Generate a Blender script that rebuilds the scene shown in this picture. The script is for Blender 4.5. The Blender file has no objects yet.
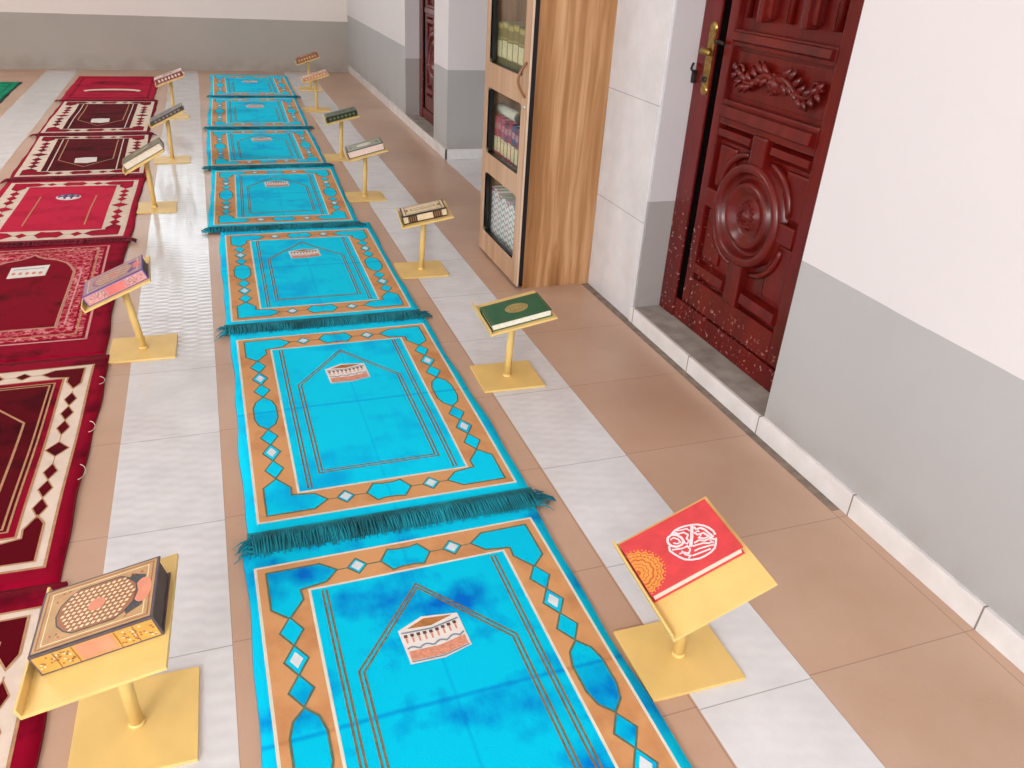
import bpy, bmesh, math, random
from mathutils import Vector, Matrix
from mathutils.geometry import tessellate_polygon
C = bpy.context.scene.collection
PI = math.pi

# ------------------------------------------------------------------ helpers
def lin(c):
    out = []
    for v in c:
        v = v / 255.0
        out.append(v / 12.92 if v <= 0.04045 else ((v + 0.055) / 1.055) ** 2.4)
    return (out[0], out[1], out[2], 1.0)

def obj(name, me, mats, parent=None):
    o = bpy.data.objects.new(name, me)
    C.objects.link(o)
    if mats is not None and len(me.materials) == 0:
        for m in (mats if isinstance(mats, (list, tuple)) else [mats]):
            me.materials.append(m)
    if parent is not None:
        o.parent = parent
    return o

def mesh_of(bm, name, smooth=False):
    me = bpy.data.meshes.new(name)
    bm.normal_update()
    bm.to_mesh(me)
    bm.free()
    if smooth:
        for p in me.polygons:
            p.use_smooth = True
    return me

def thing(name, label, cat, loc=(0, 0, 0), rotz=0.0, group=None):
    o = bpy.data.objects.new(name, None)
    o.empty_display_size = 0.05
    C.objects.link(o)
    o.location = loc
    o.rotation_euler = (0, 0, rotz)
    o['label'] = label
    o['category'] = cat
    if group:
        o['group'] = group
    return o

def box(bm, x0, x1, y0, y1, z0, z1, mi=0, bev=0.0):
    r = bmesh.ops.create_cube(bm, size=1.0)
    vs = r['verts']
    for v in vs:
        v.co = Vector(((x0 + x1) / 2 + v.co.x * (x1 - x0), (y0 + y1) / 2 + v.co.y * (y1 - y0), (z0 + z1) / 2 + v.co.z * (z1 - z0)))
    fs = list({f for v in vs for f in v.link_faces})
    for f in fs:
        f.material_index = mi
    if bev > 0:
        es = list({e for v in vs for e in v.link_edges})
        rb = bmesh.ops.bevel(bm, geom=es, offset=bev, segments=2, affect='EDGES', profile=0.6)
        for f in rb['faces']:
            f.material_index = mi

def boxobj(name, x0, x1, y0, y1, z0, z1, m, parent=None, bev=0.0):
    bm = bmesh.new()
    box(bm, x0, x1, y0, y1, z0, z1, 0, bev)
    return obj(name, mesh_of(bm, name), m, parent)

def tube(bm, pts, r, seg=10, mi=0, closed=False, cap=True):
    pts = [Vector(p) for p in pts]
    n = len(pts)
    rs = r if isinstance(r, (list, tuple)) else [r] * n
    rings = []
    up = None
    for i, p in enumerate(pts):
        if closed:
            t = pts[(i + 1) % n] - pts[i - 1]
        else:
            t = pts[min(i + 1, n - 1)] - pts[max(i - 1, 0)]
        t.normalize()
        if up is None:
            up = Vector((0, 0, 1)) if abs(t.z) < 0.9 else Vector((1, 0, 0))
        a = t.cross(up)
        if a.length < 1e-5:
            a = t.cross(Vector((0, 1, 0)))
        a.normalize()
        b = a.cross(t)
        b.normalize()
        up = b
        rings.append([bm.verts.new(p + (a * math.cos(2 * PI * k / seg) + b * math.sin(2 * PI * k / seg)) * rs[i]) for k in range(seg)])
    m = n if closed else n - 1
    for i in range(m):
        A, B = rings[i], rings[(i + 1) % n]
        for k in range(seg):
            f = bm.faces.new((A[k], A[(k + 1) % seg], B[(k + 1) % seg], B[k]))
            f.material_index = mi
            f.smooth = True
    if cap and not closed:
        for ring, rev in ((rings[0], False), (rings[-1], True)):
            f = bm.faces.new(ring if rev else ring[::-1])
            f.material_index = mi

def lathe(bm, prof, seg=32, mi=0, M=None):
    """prof: (radius, height) pairs, around local Z; M maps to place"""
    M = M or Matrix.Identity(4)
    rings = []
    for r, h in prof:
        rings.append([bm.verts.new(M @ Vector((r * math.cos(2 * PI * k / seg), r * math.sin(2 * PI * k / seg), h))) for k in range(seg)])
    for A, B in zip(rings, rings[1:]):
        for k in range(seg):
            f = bm.faces.new((A[k], A[(k + 1) % seg], B[(k + 1) % seg], B[k]))
            f.material_index = mi
            f.smooth = True
    for ring in (rings[0], rings[-1]):
        try:
            f = bm.faces.new(ring)
            f.material_index = mi
        except ValueError:
            pass

# flat drawing: polygons laid in thin layers
class Flat:
    def __init__(self, zf=None, step=0.0004, cut=0.0):
        self.bm = bmesh.new()
        self.zf = zf or (lambda x, y: 0.0)
        self.step = step
        self.cut = cut

    def poly(self, pts, mi, level):
        pts = [(p[0], p[1]) for p in pts]
        tris = tessellate_polygon([[Vector((x, y, 0)) for x, y in pts]])
        b = bmesh.new()
        vs = [b.verts.new((x, y, 0)) for x, y in pts]
        for t in tris:
            a = [vs[i] for i in t]
            n = (a[1].co - a[0].co).cross(a[2].co - a[0].co).z
            if abs(n) < 1e-12:
                continue
            if n < 0:
                a = a[::-1]
            try:
                b.faces.new(a)
            except ValueError:
                pass
        if self.cut > 0:
            for _ in range(8):
                es = [e for e in b.edges if e.calc_length() > self.cut]
                if not es:
                    break
                bmesh.ops.subdivide_edges(b, edges=es, cuts=1)
                bmesh.ops.triangulate(b, faces=b.faces[:])
        mp = {}
        for v in b.verts:
            mp[v] = self.bm.verts.new((v.co.x, v.co.y, self.zf(v.co.x, v.co.y) + level * self.step))
        for f in b.faces:
            g = self.bm.faces.new([mp[v] for v in f.verts])
            if (mp[f.verts[1]].co - mp[f.verts[0]].co).cross(mp[f.verts[2]].co - mp[f.verts[0]].co).z < 0:
                g.normal_flip()
            g.material_index = mi
        b.free()

    def rect(self, x0, x1, y0, y1, mi, level):
        self.poly([(x0, y0), (x1, y0), (x1, y1), (x0, y1)], mi, level)

    def line(self, pts, w, mi, level, closed=False):
        n = len(pts)
        P = [Vector((p[0], p[1])) for p in pts]
        L, R = [], []
        for i in range(n):
            if closed:
                d0 = (P[i] - P[i - 1]).normalized(); d1 = (P[(i + 1) % n] - P[i]).normalized()
            else:
                d0 = (P[i] - P[i - 1]).normalized() if i > 0 else (P[1] - P[0]).normalized()
                d1 = (P[i + 1] - P[i]).normalized() if i < n - 1 else d0
            n0 = Vector((-d0.y, d0.x)); n1 = Vector((-d1.y, d1.x))
            m = n0 + n1
            m = m.normalized() if m.length > 1e-6 else n0
            k = min(1.8, 1.0 / max(0.3, m.dot(n0)))
            L.append(P[i] + m * (w / 2 * k)); R.append(P[i] - m * (w / 2 * k))
        for i in range(n if closed else n - 1):
            j = (i + 1) % n
            self.poly([R[i], R[j], L[j], L[i]], mi, level)

    def ellipse(self, cx, cy, a, b, mi, level, n=20):
        self.poly([(cx + a * math.cos(2 * PI * k / n), cy + b * math.sin(2 * PI * k / n)) for k in range(n)], mi, level)

    def diamond(self, cx, cy, a, b, mi, level):
        self.poly([(cx + a, cy), (cx, cy + b), (cx - a, cy), (cx, cy - b)], mi, level)

# ------------------------------------------------------------------ materials
def nodes_of(m):
    m.use_nodes = True
    nt = m.node_tree
    return nt, nt.nodes, nt.links, nt.nodes['Principled BSDF']

def N(nt, typ, **kw):
    n = nt.nodes.new(typ)
    for k, v in kw.items():
        setattr(n, k, v)
    return n

def mathn(nt, op, a, b=None, c=None):
    n = nt.nodes.new('ShaderNodeMath')
    n.operation = op
    for i, v in enumerate((a, b, c)):
        if v is None:
            continue
        if isinstance(v, (int, float)):
            n.inputs[i].default_value = v
        else:
            nt.links.new(v, n.inputs[i])
    return n.outputs[0]

def mixc(nt, fac, a, b):
    n = nt.nodes.new('ShaderNodeMix')
    n.data_type = 'RGBA'
    for sock, v in ((n.inputs[0], fac), (n.inputs[6], a), (n.inputs[7], b)):
        if isinstance(v, (int, float, tuple)):
            sock.default_value = v
        else:
            nt.links.new(v, sock)
    return n.outputs[2]

def noise(nt, scale, detail=3.0, coord=None, rough=0.5):
    n = nt.nodes.new('ShaderNodeTexNoise')
    n.inputs['Scale'].default_value = scale
    n.inputs['Detail'].default_value = detail
    n.inputs['Roughness'].default_value = rough
    if coord is not None:
        nt.links.new(coord, n.inputs['Vector'])
    return n.outputs['Fac']

def ramp(nt, fac, lo, hi):
    n = nt.nodes.new('ShaderNodeMapRange')
    n.inputs[1].default_value = lo
    n.inputs[2].default_value = hi
    nt.links.new(fac, n.inputs[0])
    return n.outputs[0]

def bump(nt, h, strength, dist, bsdf):
    n = nt.nodes.new('ShaderNodeBump')
    n.inputs['Strength'].default_value = strength
    n.inputs['Distance'].default_value = dist
    nt.links.new(h, n.inputs['Height'])
    nt.links.new(n.outputs[0], bsdf.inputs['Normal'])

def worldpos(nt):
    return nt.nodes.new('ShaderNodeNewGeometry').outputs['Position']

def objpos(nt):
    return nt.nodes.new('ShaderNodeTexCoord').outputs['Object']

def scaled(nt, v, s, loc=(0, 0, 0)):
    n = nt.nodes.new('ShaderNodeMapping')
    n.inputs['Scale'].default_value = s
    n.inputs['Location'].default_value = loc
    nt.links.new(v, n.inputs['Vector'])
    return n.outputs[0]

MATS = {}
def plain(name, c, rough=0.5, var=0.12, scale=30.0, metal=0.0, bmp=0.0, sheen=0.0, spec=0.5, coat=0.0):
    if name in MATS:
        return MATS[name]
    m = bpy.data.materials.new(name)
    nt, nd, lk, b = nodes_of(m)
    c = lin(c)
    pos = objpos(nt)
    f = noise(nt, scale, 4.0, pos)
    dark = tuple(v * (1 - var * 1.6) for v in c[:3]) + (1,)
    lite = tuple(min(1, v * (1 + var)) for v in c[:3]) + (1,)
    lk.new(mixc(nt, ramp(nt, f, 0.3, 0.7), dark, lite), b.inputs['Base Color'])
    b.inputs['Roughness'].default_value = rough
    b.inputs['Metallic'].default_value = metal
    b.inputs['Specular IOR Level'].default_value = spec
    b.inputs['Sheen Weight'].default_value = sheen
    b.inputs['Coat Weight'].default_value = coat
    if bmp:
        bump(nt, noise(nt, scale * 4, 3.0, pos), 0.5, bmp, b)
    MATS[name] = m
    return m

def wall_mat(name, upper, lower, zsplit):
    m = bpy.data.materials.new(name)
    nt, nd, lk, b = nodes_of(m)
    pos = worldpos(nt)
    sep = N(nt, 'ShaderNodeSeparateXYZ'); lk.new(pos, sep.inputs[0])
    wob = mathn(nt, 'MULTIPLY', noise(nt, 6.0, 3.0, pos), 0.006)
    z = mathn(nt, 'ADD', sep.outputs[2], wob)
    f = mathn(nt, 'LESS_THAN', z, zsplit + 0.003)
    n1 = ramp(nt, noise(nt, 2.2, 5.0, pos, 0.6), 0.3, 0.75)
    up = mixc(nt, n1, tuple(v * 0.97 for v in lin(upper)[:3]) + (1,), lin(upper))
    lo = mixc(nt, n1, tuple(v * 0.93 for v in lin(lower)[:3]) + (1,), lin(lower))
    col = mixc(nt, f, up, lo)
    # grime near the floor
    g = mathn(nt, 'MULTIPLY', ramp(nt, sep.outputs[2], 0.16, 0.04), ramp(nt, noise(nt, 7.0, 5.0, pos), 0.35, 0.7))
    col = mixc(nt, mathn(nt, 'MULTIPLY', g, 0.45), col, lin((140, 125, 112)))
    lk.new(col, b.inputs['Base Color'])
    b.inputs['Roughness'].default_value = 0.62
    b.inputs['Specular IOR Level'].default_value = 0.25
    bump(nt, noise(nt, 45.0, 4.0, pos), 0.25, 0.002, b)
    return m

def grid_lines(nt, val, off, period, w):
    """1 on thin lines at off + k*period"""
    t = mathn(nt, 'SUBTRACT', val, off)
    t = mathn(nt, 'PINGPONG', t, period / 2.0)
    return mathn(nt, 'LESS_THAN', t, w)

def brown_tile(name, xoff, y_off=0.014):
    m = bpy.data.materials.new(name)
    nt, nd, lk, b = nodes_of(m)
    pos = worldpos(nt)
    sep = N(nt, 'ShaderNodeSeparateXYZ'); lk.new(pos, sep.inputs[0])
    gx = grid_lines(nt, sep.outputs[0], xoff, 0.4, 0.0011)
    gy = grid_lines(nt, sep.outputs[1], y_off, 0.4, 0.0011)
    g = mathn(nt, 'MAXIMUM', gx, gy)
    cell = N(nt, 'ShaderNodeTexWhiteNoise'); cell.noise_dimensions = '2D'
    fl = N(nt, 'ShaderNodeVectorMath', operation='FLOOR')
    lk.new(scaled(nt, pos, (2.5, 2.5, 0), (-xoff * 2.5, -y_off * 2.5, 0)), fl.inputs[0])
    lk.new(fl.outputs[0], cell.inputs['Vector'])
    n1 = ramp(nt, noise(nt, 3.5, 5.0, pos, 0.6), 0.3, 0.7)
    col = mixc(nt, n1, lin((190, 156, 133)), lin((201, 170, 149)))
    col = mixc(nt, mathn(nt, 'MULTIPLY', cell.outputs['Value'], 0.35), col, lin((192, 150, 122)))
    sp = ramp(nt, noise(nt, 160.0, 2.0, pos), 0.68, 0.74)
    col = mixc(nt, mathn(nt, 'MULTIPLY', sp, 0.25), col, lin((225, 205, 180)))
    col = mixc(nt, mathn(nt, 'MULTIPLY', g, 0.55), col, lin((120, 96, 80)))
    lk.new(col, b.inputs['Base Color'])
    b.inputs['Roughness'].default_value = 0.33
    b.inputs['Specular IOR Level'].default_value = 0.4
    bump(nt, noise(nt, 5.0, 2.0, pos), 0.15, 0.003, b)
    return m

def white_tile(name, xoff, wall=False):
    m = bpy.data.materials.new(name)
    nt, nd, lk, b = nodes_of(m)
    pos = worldpos(nt)
    sep = N(nt, 'ShaderNodeSeparateXYZ'); lk.new(pos, sep.inputs[0])
    X, Y, Z = sep.outputs
    if wall:
        g = grid_lines(nt, Z, -0.02, 0.4, 0.0014)
    else:
        g = grid_lines(nt, Y, 0.007, 0.4, 0.0013)
    n1 = ramp(nt, noise(nt, 9.0, 4.0, pos, 0.6), 0.35, 0.7)
    col = mixc(nt, n1, lin((214, 214, 217)), lin((226, 226, 229)))
    col = mixc(nt, mathn(nt, 'MULTIPLY', g, 0.7), col, lin((150, 145, 142)))
    lk.new(col, b.inputs['Base Color'])
    b.inputs['Roughness'].default_value = 0.12
    b.inputs['Specular IOR Level'].default_value = 0.55 if wall else (1.0 if xoff < 0 else 0.6)
    if wall:
        w = noise(nt, 26.0, 2.0, scaled(nt, pos, (1, 1, 2.2)))
        bump(nt, w, 0.25, 0.0015, b)
    else:
        # raised ripples: five columns across the tile, ripples across Y, alternate columns out of step
        cx = mathn(nt, 'MULTIPLY', mathn(nt, 'SUBTRACT', X, xoff), 1 / 0.05)
        colid = mathn(nt, 'FLOOR', cx)
        ph = mathn(nt, 'MULTIPLY', colid, PI)
        s = mathn(nt, 'SINE', mathn(nt, 'ADD', mathn(nt, 'MULTIPLY', Y, 2 * PI / 0.034), ph))
        env = mathn(nt, 'POWER', mathn(nt, 'ABSOLUTE', mathn(nt, 'SINE', mathn(nt, 'MULTIPLY', cx, PI))), 0.5)
        h = mathn(nt, 'MULTIPLY', s, env)
        h = mathn(nt, 'ADD', h, mathn(nt, 'MULTIPLY', noise(nt, 30.0, 2.0, pos), 1.2))
        bump(nt, h, 0.14 if xoff < 0 else 0.085, 0.0022, b)
    return m

def velvet(name, a, c, deep=0.5, scale=5.0, crease=None, pile=0.0012, seam=None):
    """cut pile cloth: a = lit colour, c = brushed dark colour"""
    m = bpy.data.materials.new(name)
    nt, nd, lk, b = nodes_of(m)
    pos = worldpos(nt)
    op = objpos(nt)
    n1 = noise(nt, scale, 3.0, scaled(nt, pos, (0.8, 1.3, 1)), 0.55)
    wv = noise(nt, scale * 3.2, 4.0, scaled(nt, pos, (1.5, 0.9, 1), (4, 2, 0)), 0.6)
    f = mathn(nt, 'ADD', mathn(nt, 'MULTIPLY', n1, 0.7), mathn(nt, 'MULTIPLY', wv, 0.3))
    f = ramp(nt, f, 0.50, 0.64)
    col = mixc(nt, mathn(nt, 'MULTIPLY', f, deep), lin(a), lin(c))
    sep = N(nt, 'ShaderNodeSeparateXYZ'); lk.new(op, sep.inputs[0])
    if crease is not None:  # fold creases shaded in through the pile colour, mesh stays unfolded
        wob = mathn(nt, 'MULTIPLY', noise(nt, 4.0, 2.0, op), 0.012)
        d = mathn(nt, 'ABSOLUTE', mathn(nt, 'SUBTRACT', mathn(nt, 'ADD', sep.outputs[1], wob), crease))
        k = ramp(nt, d, 0.008, 0.001)
        col = mixc(nt, mathn(nt, 'MULTIPLY', k, 0.5), col, lin(c))
        d2 = mathn(nt, 'ABSOLUTE', sep.outputs[0])
        k2 = ramp(nt, d2, 0.005, 0.001)
        col = mixc(nt, mathn(nt, 'MULTIPLY', k2, 0.2), col, lin(c))
    lk.new(col, b.inputs['Base Color'])
    b.inputs['Roughness'].default_value = 0.85
    b.inputs['Specular IOR Level'].default_value = 0.04
    b.inputs['Sheen Weight'].default_value = 0.02
    b.inputs['Sheen Roughness'].default_value = 0.5
    bump(nt, noise(nt, 420.0, 2.0, op), 0.5, pile, b)
    return m

def wood_mat(name, dark, mid, lite, axis_scale=(9, 9, 0.35), rough=0.4):
    m = bpy.data.materials.new(name)
    nt, nd, lk, b = nodes_of(m)
    pos = worldpos(nt)
    w = N(nt, 'ShaderNodeTexNoise'); w.inputs['Scale'].default_value = 1.6; w.inputs['Detail'].default_value = 2.0
    lk.new(scaled(nt, pos, (1, 1, 0.6)), w.inputs['Vector'])
    ad = N(nt, 'ShaderNodeVectorMath', operation='MULTIPLY_ADD')
    lk.new(w.outputs['Color'], ad.inputs[0]); ad.inputs[1].default_value = (0.10, 0.10, 0.0); lk.new(pos, ad.inputs[2])
    n1 = noise(nt, 1.8, 4.0, scaled(nt, ad.outputs[0], axis_scale), 0.6)
    n2 = noise(nt, 9.0, 4.0, scaled(nt, ad.outputs[0], axis_scale), 0.6)
    c = mixc(nt, ramp(nt, n1, 0.32, 0.56), lin(dark), lin(mid))
    c = mixc(nt, ramp(nt, n1, 0.52, 0.68), c, lin(lite))
    c = mixc(nt, mathn(nt, 'MULTIPLY', ramp(nt, n2, 0.55, 0.7), 0.35), c, lin(dark))
    lk.new(c, b.inputs['Base Color'])
    b.inputs['Roughness'].default_value = rough
    b.inputs['Specular IOR Level'].default_value = 0.35
    return m

def door_mat(name):
    m = bpy.data.materials.new(name)
    nt, nd, lk, b = nodes_of(m)
    pos = worldpos(nt)
    n1 = ramp(nt, noise(nt, 3.0, 4.0, scaled(nt, pos, (4, 4, 0.8)), 0.6), 0.3, 0.7)
    col = mixc(nt, n1, lin((78, 8, 6)), lin((110, 18, 12)))
    sep = N(nt, 'ShaderNodeSeparateXYZ'); lk.new(pos, sep.inputs[0])
    # paint chipped near the floor on the lock side
    low = mathn(nt, 'MULTIPLY', ramp(nt, sep.outputs[2], 0.55, 0.08), ramp(nt, sep.outputs[1], 2.05, 2.4))
    low = mathn(nt, 'MAXIMUM', low, mathn(nt, 'MULTIPLY', ramp(nt, sep.outputs[2], 0.22, 0.1), 0.7))
    ch = mathn(nt, 'MULTIPLY', ramp(nt, noise(nt, 62.0, 4.0, pos, 0.6), 0.61, 0.66), ramp(nt, low, 0.05, 0.3))
    col = mixc(nt, mathn(nt, 'MULTIPLY', ch, 0.6), col, lin((200, 150, 140)))
    lk.new(col, b.inputs['Base Color'])
    b.inputs['Roughness'].default_value = 0.27
    b.inputs['Specular IOR Level'].default_value = 0.5
    bump(nt, noise(nt, 60.0, 3.0, scaled(nt, pos, (1, 1, 0.3))), 0.15, 0.001, b)
    return m

WHITE_UP = (224, 219, 220)
M_wall = wall_mat('painted_wall', WHITE_UP, (183, 182, 182), 0.54)
M_wallfar = wall_mat('painted_far_wall', (232, 222, 216), (176, 168, 160), 0.475)
M_reveal = wall_mat('painted_reveal', (205, 200, 202), (170, 164, 162), 0.46)
M_ceil = plain('ceiling_paint', (240, 238, 234), 0.8, 0.03, 3.0)
M_conc = plain('bare_cement', (158, 152, 145), 0.85, 0.18, 14.0, bmp=0.002)
M_tile_w = {0.723: white_tile('white_ripple_tile_right', 0.723), -0.331: white_tile('white_ripple_tile_middle', -0.331), -1.378: white_tile('white_ripple_tile_left', -1.378)}
M_tilewall = white_tile('white_wall_tile', 0.0, True)
M_brown_r = brown_tile('beige_floor_tile_right', 0.974)
M_brown_m = brown_tile('beige_floor_tile_middle', -0.081)
M_brown_l = brown_tile('beige_floor_tile_left', -1.125)
M_grout = plain('grime_and_gap_shade', (135, 120, 108), 0.8, 0.2, 30.0)  # dirt along the skirting, with the shadow gap there painted in
M_bb = white_tile('skirting_tile', 0.0, True)
def skirt_mat():
    m = bpy.data.materials.new('skirting_white_tile')
    nt, nd, lk, b = nodes_of(m)
    pos = worldpos(nt)
    sep = N(nt, 'ShaderNodeSeparateXYZ'); lk.new(pos, sep.inputs[0])
    g = grid_lines(nt, sep.outputs[1], 0.014, 0.4, 0.0022)
    col = mixc(nt, ramp(nt, noise(nt, 12.0, 4.0, pos), 0.35, 0.7), lin((222, 219, 218)), lin((236, 234, 234)))
    col = mixc(nt, mathn(nt, 'MULTIPLY', g, 0.85), col, lin((110, 100, 95)))
    lk.new(col, b.inputs['Base Color'])
    b.inputs['Roughness'].default_value = 0.2
    return m
M_skirt = skirt_mat()
M_door = door_mat('mahogany_paint')
M_gap = plain('gap_shade_black', (3, 1, 1), 0.95, 0.1, spec=0.05)
M_brass = plain('old_brass', (176, 142, 78), 0.35, 0.3, 60.0, metal=1.0)
M_iron = plain('dark_iron', (60, 50, 46), 0.5, 0.2, 60.0, metal=0.7)
M_yellow = plain('yellow_enamel', (233, 198, 122), 0.42, 0.06, 9.0, bmp=0.0006)
M_woodside = wood_mat('walnut_laminate', (138, 92, 52), (182, 134, 90), (206, 164, 122))
M_woodfront = wood_mat('pale_walnut_laminate', (176, 136, 104), (198, 160, 128), (210, 178, 150))
M_edge = plain('pale_edge_band', (214, 188, 164), 0.5, 0.05)
M_black = plain('black_trim', (12, 11, 12), 0.4, 0.1)
M_inside = plain('cabinet_inside', (225, 212, 196), 0.6, 0.08)

def glass_mat():
    m = bpy.data.materials.new('clear_glass')
    nt, nd, lk, b = nodes_of(m)
    out = nd['Material Output']
    tr = N(nt, 'ShaderNodeBsdfTransparent'); tr.inputs[0].default_value = (0.93, 0.95, 0.94, 1)
    gl = N(nt, 'ShaderNodeBsdfGlossy'); gl.inputs['Roughness'].default_value = 0.03
    fr = N(nt, 'ShaderNodeFresnel'); fr.inputs[0].default_value = 1.45
    mx = N(nt, 'ShaderNodeMixShader')
    lk.new(mathn(nt, 'MULTIPLY', fr.outputs[0], 0.2), mx.inputs[0]); lk.new(tr.outputs[0], mx.inputs[1]); lk.new(gl.outputs[0], mx.inputs[2])
    lk.new(mx.outputs[0], out.inputs['Surface'])
    return m
M_glass = glass_mat()

# ------------------------------------------------------------------ the setting
WX = 1.411        # right wall face
FY = 8.80         # far wall face
def struct(o):
    o['kind'] = 'structure'
    return o

def quad(bm, x0, x1, y0, y1, mi, z=0.0):
    f = bm.faces.new([bm.verts.new(c) for c in ((x0, y0, z), (x1, y0, z), (x1, y1, z), (x0, y1, z))])
    f.material_index = mi

bm = bmesh.new()
Y0, Y1 = -4.0, FY + 0.15
YS = FY - 0.06
strips = [(-6.0, -2.425, 2), (-2.425, -2.172, 5), (-2.172, -1.378, 2), (-1.378, -1.125, 5), (-1.125, -0.331, 2), (-0.331, -0.081, 4), (-0.081, 0.723, 1), (0.723, 0.974, 3), (0.974, 1.374, 0)]
for x0, x1, mi in strips:
    if mi >= 3:
        quad(bm, x0, x1, Y0, YS, mi); quad(bm, x0, x1, YS, Y1, 1)
    else:
        quad(bm, x0, x1, Y0, Y1, mi)
quad(bm, 1.374, WX + 0.2, Y0, 1.24, 0)
quad(bm, 1.374, 1.394, 1.24, 2.86, 6); quad(bm, 1.394, WX + 0.2, 1.24, 2.86, 6)
quad(bm, 1.374, WX + 0.2, 2.86, 3.45, 0)
quad(bm, 1.374, 3.2, 3.45, 5.05, 3)
quad(bm, 1.374, WX + 0.4, 5.05, Y1, 0)
fl = struct(obj('floor', mesh_of(bm, 'floor'), [M_brown_r, M_brown_m, M_brown_l, M_tile_w[0.723], M_tile_w[-0.331], M_tile_w[-1.378], M_grout]))

CH = 2.95
# right wall, near part, with the door opening
D0, D1, DH = 1.606, 2.444, 2.12
bm = bmesh.new()
box(bm, WX, WX + 0.24, -4.0, D0, 0, CH, 0)
box(bm, WX, WX + 0.24, D0, D1, DH, CH, 0)
box(bm, WX + 0.001, WX + 0.24, D1, 3.45, 0, CH, 1)
struct(obj('wall_right', mesh_of(bm, 'wall_right'), [M_wall, M_reveal]))
# glossy tile facing between door and bookcase
bm = bmesh.new()
box(bm, WX - 0.006, WX + 0.001, D1 - 0.001, 3.45, 0.0, CH, 0)
struct(obj('trim_1', mesh_of(bm, 'tile_facing'), [M_tilewall]))
# far part of the right wall with second opening; alcove between
E0, E1 = 5.345, 6.20
WF = 1.388
bm = bmesh.new()
box(bm, WF, WF + 1.6, 5.014, 5.2, 0, CH, 0)
box(bm, WF, WF + 0.24, 5.2, E0, 0, CH, 0)
box(bm, WF, WF + 0.24, E0, E1, DH, CH, 0)
box(bm, WF, WF + 0.24, E1, FY + 0.2, 0, CH, 0)
struct(obj('wall_right_far', mesh_of(bm, 'wall_right_far'), [M_wall]))
bm = bmesh.new()
box(bm, 2.98, 3.15, 3.2, 5.2, 0, CH, 0)
box(bm, WX + 0.24, 3.0, 3.3, 3.45, 0, CH, 0)
struct(obj('wall_alcove', mesh_of(bm, 'wall_alcove'), [M_wall]))
# far wall with the window opening
W0, W1, WZ0, WZ1 = -1.55, 0.55, 0.86, 2.45
bm = bmesh.new()
box(bm, -6.0, W0, FY, FY + 0.2, 0, CH, 0)
box(bm, W1, 1.9, FY, FY + 0.2, 0, CH, 0)
box(bm, W0, W1, FY, FY + 0.2, 0, WZ0, 0)
box(bm, W0, W1, FY, FY + 0.2, WZ1, CH, 0)
struct(obj('wall_far', mesh_of(bm, 'wall_far'), [M_wallfar]))
win = bpy.data.objects.new('window_1', None); C.objects.link(win); struct(win); win.location = ((W0 + W1) / 2, FY + 0.1, WZ0)
bm = bmesh.new()
hw = (W1 - W0) / 2; hh = WZ1 - WZ0
for a in (-hw, -hw / 3, hw / 3, hw):
    box(bm, a - 0.025, a + 0.025, -0.03, 0.03, 0, hh, 0)
for z in (0.025, hh - 0.025):
    box(bm, -hw, hw, -0.028, 0.028, z - 0.025, z + 0.025, 0)
obj('window_frame', mesh_of(bm, 'window_frame'), [plain('white_frame', (225, 225, 225), 0.4, 0.04)], win)
bm = bmesh.new()
for k in range(3):
    a = -hw + 2 * hw * k / 3
    box(bm, a + 0.026, a + 2 * hw / 3 - 0.026, -0.003, 0.003, 0.05, hh - 0.05, 0)
obj('pane', mesh_of(bm, 'pane'), [M_glass], win)
bm = bmesh.new(); box(bm, -6.0, 3.2, -4.0, FY + 0.3, CH, CH + 0.12, 0)
struct(obj('ceiling', mesh_of(bm, 'ceiling'), [M_ceil]))
bm = bmesh.new(); box(bm, -6.2, -6.0, 2.6, FY + 0.2, 0, CH, 0)
struct(obj('wall_left', mesh_of(bm, 'wall_left'), [M_wallfar]))

# skirting tiles
def skirt(name, x, y0, y1, h=0.064, t=0.011):
    bm = bmesh.new()
    box(bm, x - t, x + 0.001, y0, y1, 0.0, h, 0, 0.0015)
    return struct(obj(name, mesh_of(bm, name), [M_skirt]))
skirt('baseboard_right', WX, -4.0, D0)
skirt('baseboard_threshold', WX, D0, D1, 0.058)
skirt('baseboard_right_far', WF, 5.003, FY)
bm = bmesh.new(); box(bm, WF - 0.011, WF + 1.6, 5.003, 5.015, 0, 0.064, 0, 0.0015)
struct(obj('baseboard_pillar', mesh_of(bm, 'baseboard_pillar'), [plain('skirting_plain', (232, 230, 230), 0.2, 0.03)]))
bm = bmesh.new(); box(bm, WX - 0.002, WX + 0.24, D0, D1, 0, 0.057, 0)
struct(obj('trim_2', mesh_of(bm, 'door_sill'), [M_conc]))
bm = bmesh.new(); box(bm, WF - 0.002, WF + 0.24, E0, E1, 0, 0.057, 0)
struct(obj('trim_3', mesh_of(bm, 'door_sill_far'), [M_conc]))
# painted plaster reveal on the lock side of the doorway
bm = bmesh.new(); box(bm, WX + 0.001, WX + 0.24, D1 - 0.014, D1, 0.057, DH, 0)
struct(obj('trim_4', mesh_of(bm, 'door_reveal'), [M_reveal]))
bm = bmesh.new(); box(bm, WF + 0.001, WF + 0.24, E1 - 0.012, E1, 0.057, DH, 0)
struct(obj('trim_5', mesh_of(bm, 'door_reveal_far'), [M_reveal]))

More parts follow.
